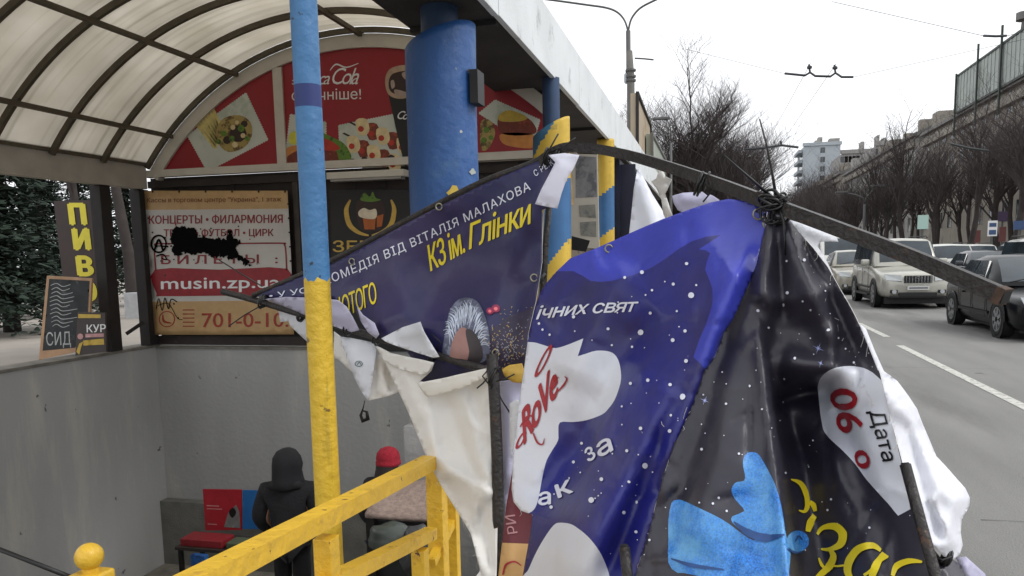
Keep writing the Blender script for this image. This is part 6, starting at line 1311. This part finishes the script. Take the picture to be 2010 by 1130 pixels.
def wrap(label, x, y, Y, tails=(), r=.019, n=3, seed=1, w_=5):
    t = empty('cable_knot', V(onY(x, y, Y)), label, 'cable ties'); q = random.Random(seed)
    for i in range(n):
        c = onY(x+q.uniform(-w_, w_), y+q.uniform(-w_*.6, w_*.6), Y); s = q.uniform(.9, 1.15)
        MB().tube([c+np.array([r*s*.35*math.sin(k*PI/6+q.random()*.1), r*s*math.cos(k*PI/6), r*s*math.sin(k*PI/6)]) for k in range(13)], .0035, 6).build('tie', tie_m, t, True)
    for pts in tails: ftube('tie_tail', pts, .0026, tie_m, t, 6)
wrap('black cable ties at the far left tip of the frame', 514, 590, 3.0, [((430,510,3.0),(470,535,3.0),(515,562,3.0)), ((449,640,3.0),(480,618,3.0),(512,600,3.0))], .024, 4, 2)
wrap('black cable tie on the cross tube just left of the painted pole', 592, 617, 2.94, [], .024, 3, 3)
wrap('black cable tie with short tail right of the painted pole', 682, 645, 2.85, [((680,648,2.84),(676,656,2.84),(672,660,2.83))], .023, 2, 4)
wrap('black cable tie on the cross tube above the triangular flap', 741, 663, 2.78, [], .023, 2, 5)
wrap('black cable tie in the middle of the cross tube', 850, 695, 2.66, [((852,690,2.65),(866,672,2.64),(846,655,2.65))], .022, 2, 6)
wrap('black cable ties round the top of the dark upright', 968, 742, 2.49, [((956,742,2.47),(948,752,2.46),(936,762,2.45)), ((975,748,2.46),(990,744,2.45),(1010,734,2.45)), ((975,760,2.46),(985,785,2.46),(1002,812,2.46)), ((956,728,2.47),(947,738,2.47),(958,752,2.46))], .026, 4, 7)
wrap('black cable ties at the bent top corner of the frame', 1085, 306, 2.62, [((1060,330,2.6),(1080,290,2.58),(1096,262,2.58)), ((1075,300,2.6),(1105,288,2.58),(1130,270,2.58))], .02, 6, 8, 14)
wrap('black cable ties hanging under the main tube above the lilac scrap', 1380, 362, 2.24, [((1378,352,2.23),(1376,372,2.23),(1392,384,2.23)), ((1384,360,2.23),(1398,374,2.23),(1380,396,2.23))], .024, 6, 9, 12)
wrap('dark cable tie on the inner upright near the blue banner edge', 1066, 548, 2.62, [], .016, 2, 10)
wrap('black plastic ties at the foot of the white bulge', 1856, 1092, 1.72, [((1838,1090,1.7),(1850,1100,1.7),(1868,1092,1.7))], .014, 2, 11)
# frayed threads along torn edges
thread_m = mat('thread', (196,192,186), .8); rf = random.Random(21)
for par_, fn_, pts_ in ((tW, fW4, oW4), (tC, fC, oC[22:36]), (tD, fD, oD[2:16])):
    dd_ = dens(pts_, 14)
    for (x, y) in dd_:
        if rf.random() < .30 and y < 1130:
            x2, y2 = x+rf.uniform(-9, 9), y+rf.uniform(4, 26); p0_, _ = surf(fn_, [x], [y], .001); p1_ = p0_[0]+np.array([(x2-x)*.0012, rf.uniform(-.01, .006), -(y2-y)*.0012]); pm_ = (p0_[0]+p1_)/2+np.array([rf.uniform(-.006, .006), -.004, 0])
            MB().tube([p0_[0], pm_, p1_], .0006, 3).build('loose_thread', thread_m, par_)
# put every lone mesh's origin at its own base
bpy.context.view_layer.update()
for o in list(COL.objects):
    if o.type == 'MESH' and o.parent is None and o.get('category') and not o.children and o.data.users == 1:
        co = np.empty(len(o.data.vertices)*3); o.data.vertices.foreach_get('co', co); co = co.reshape(-1, 3)
        c = Vector(((co[:,0].min()+co[:,0].max())/2, (co[:,1].min()+co[:,1].max())/2, co[:,2].min())); o.data.transform(Matrix.Translation(-c)); o.location = o.location+c
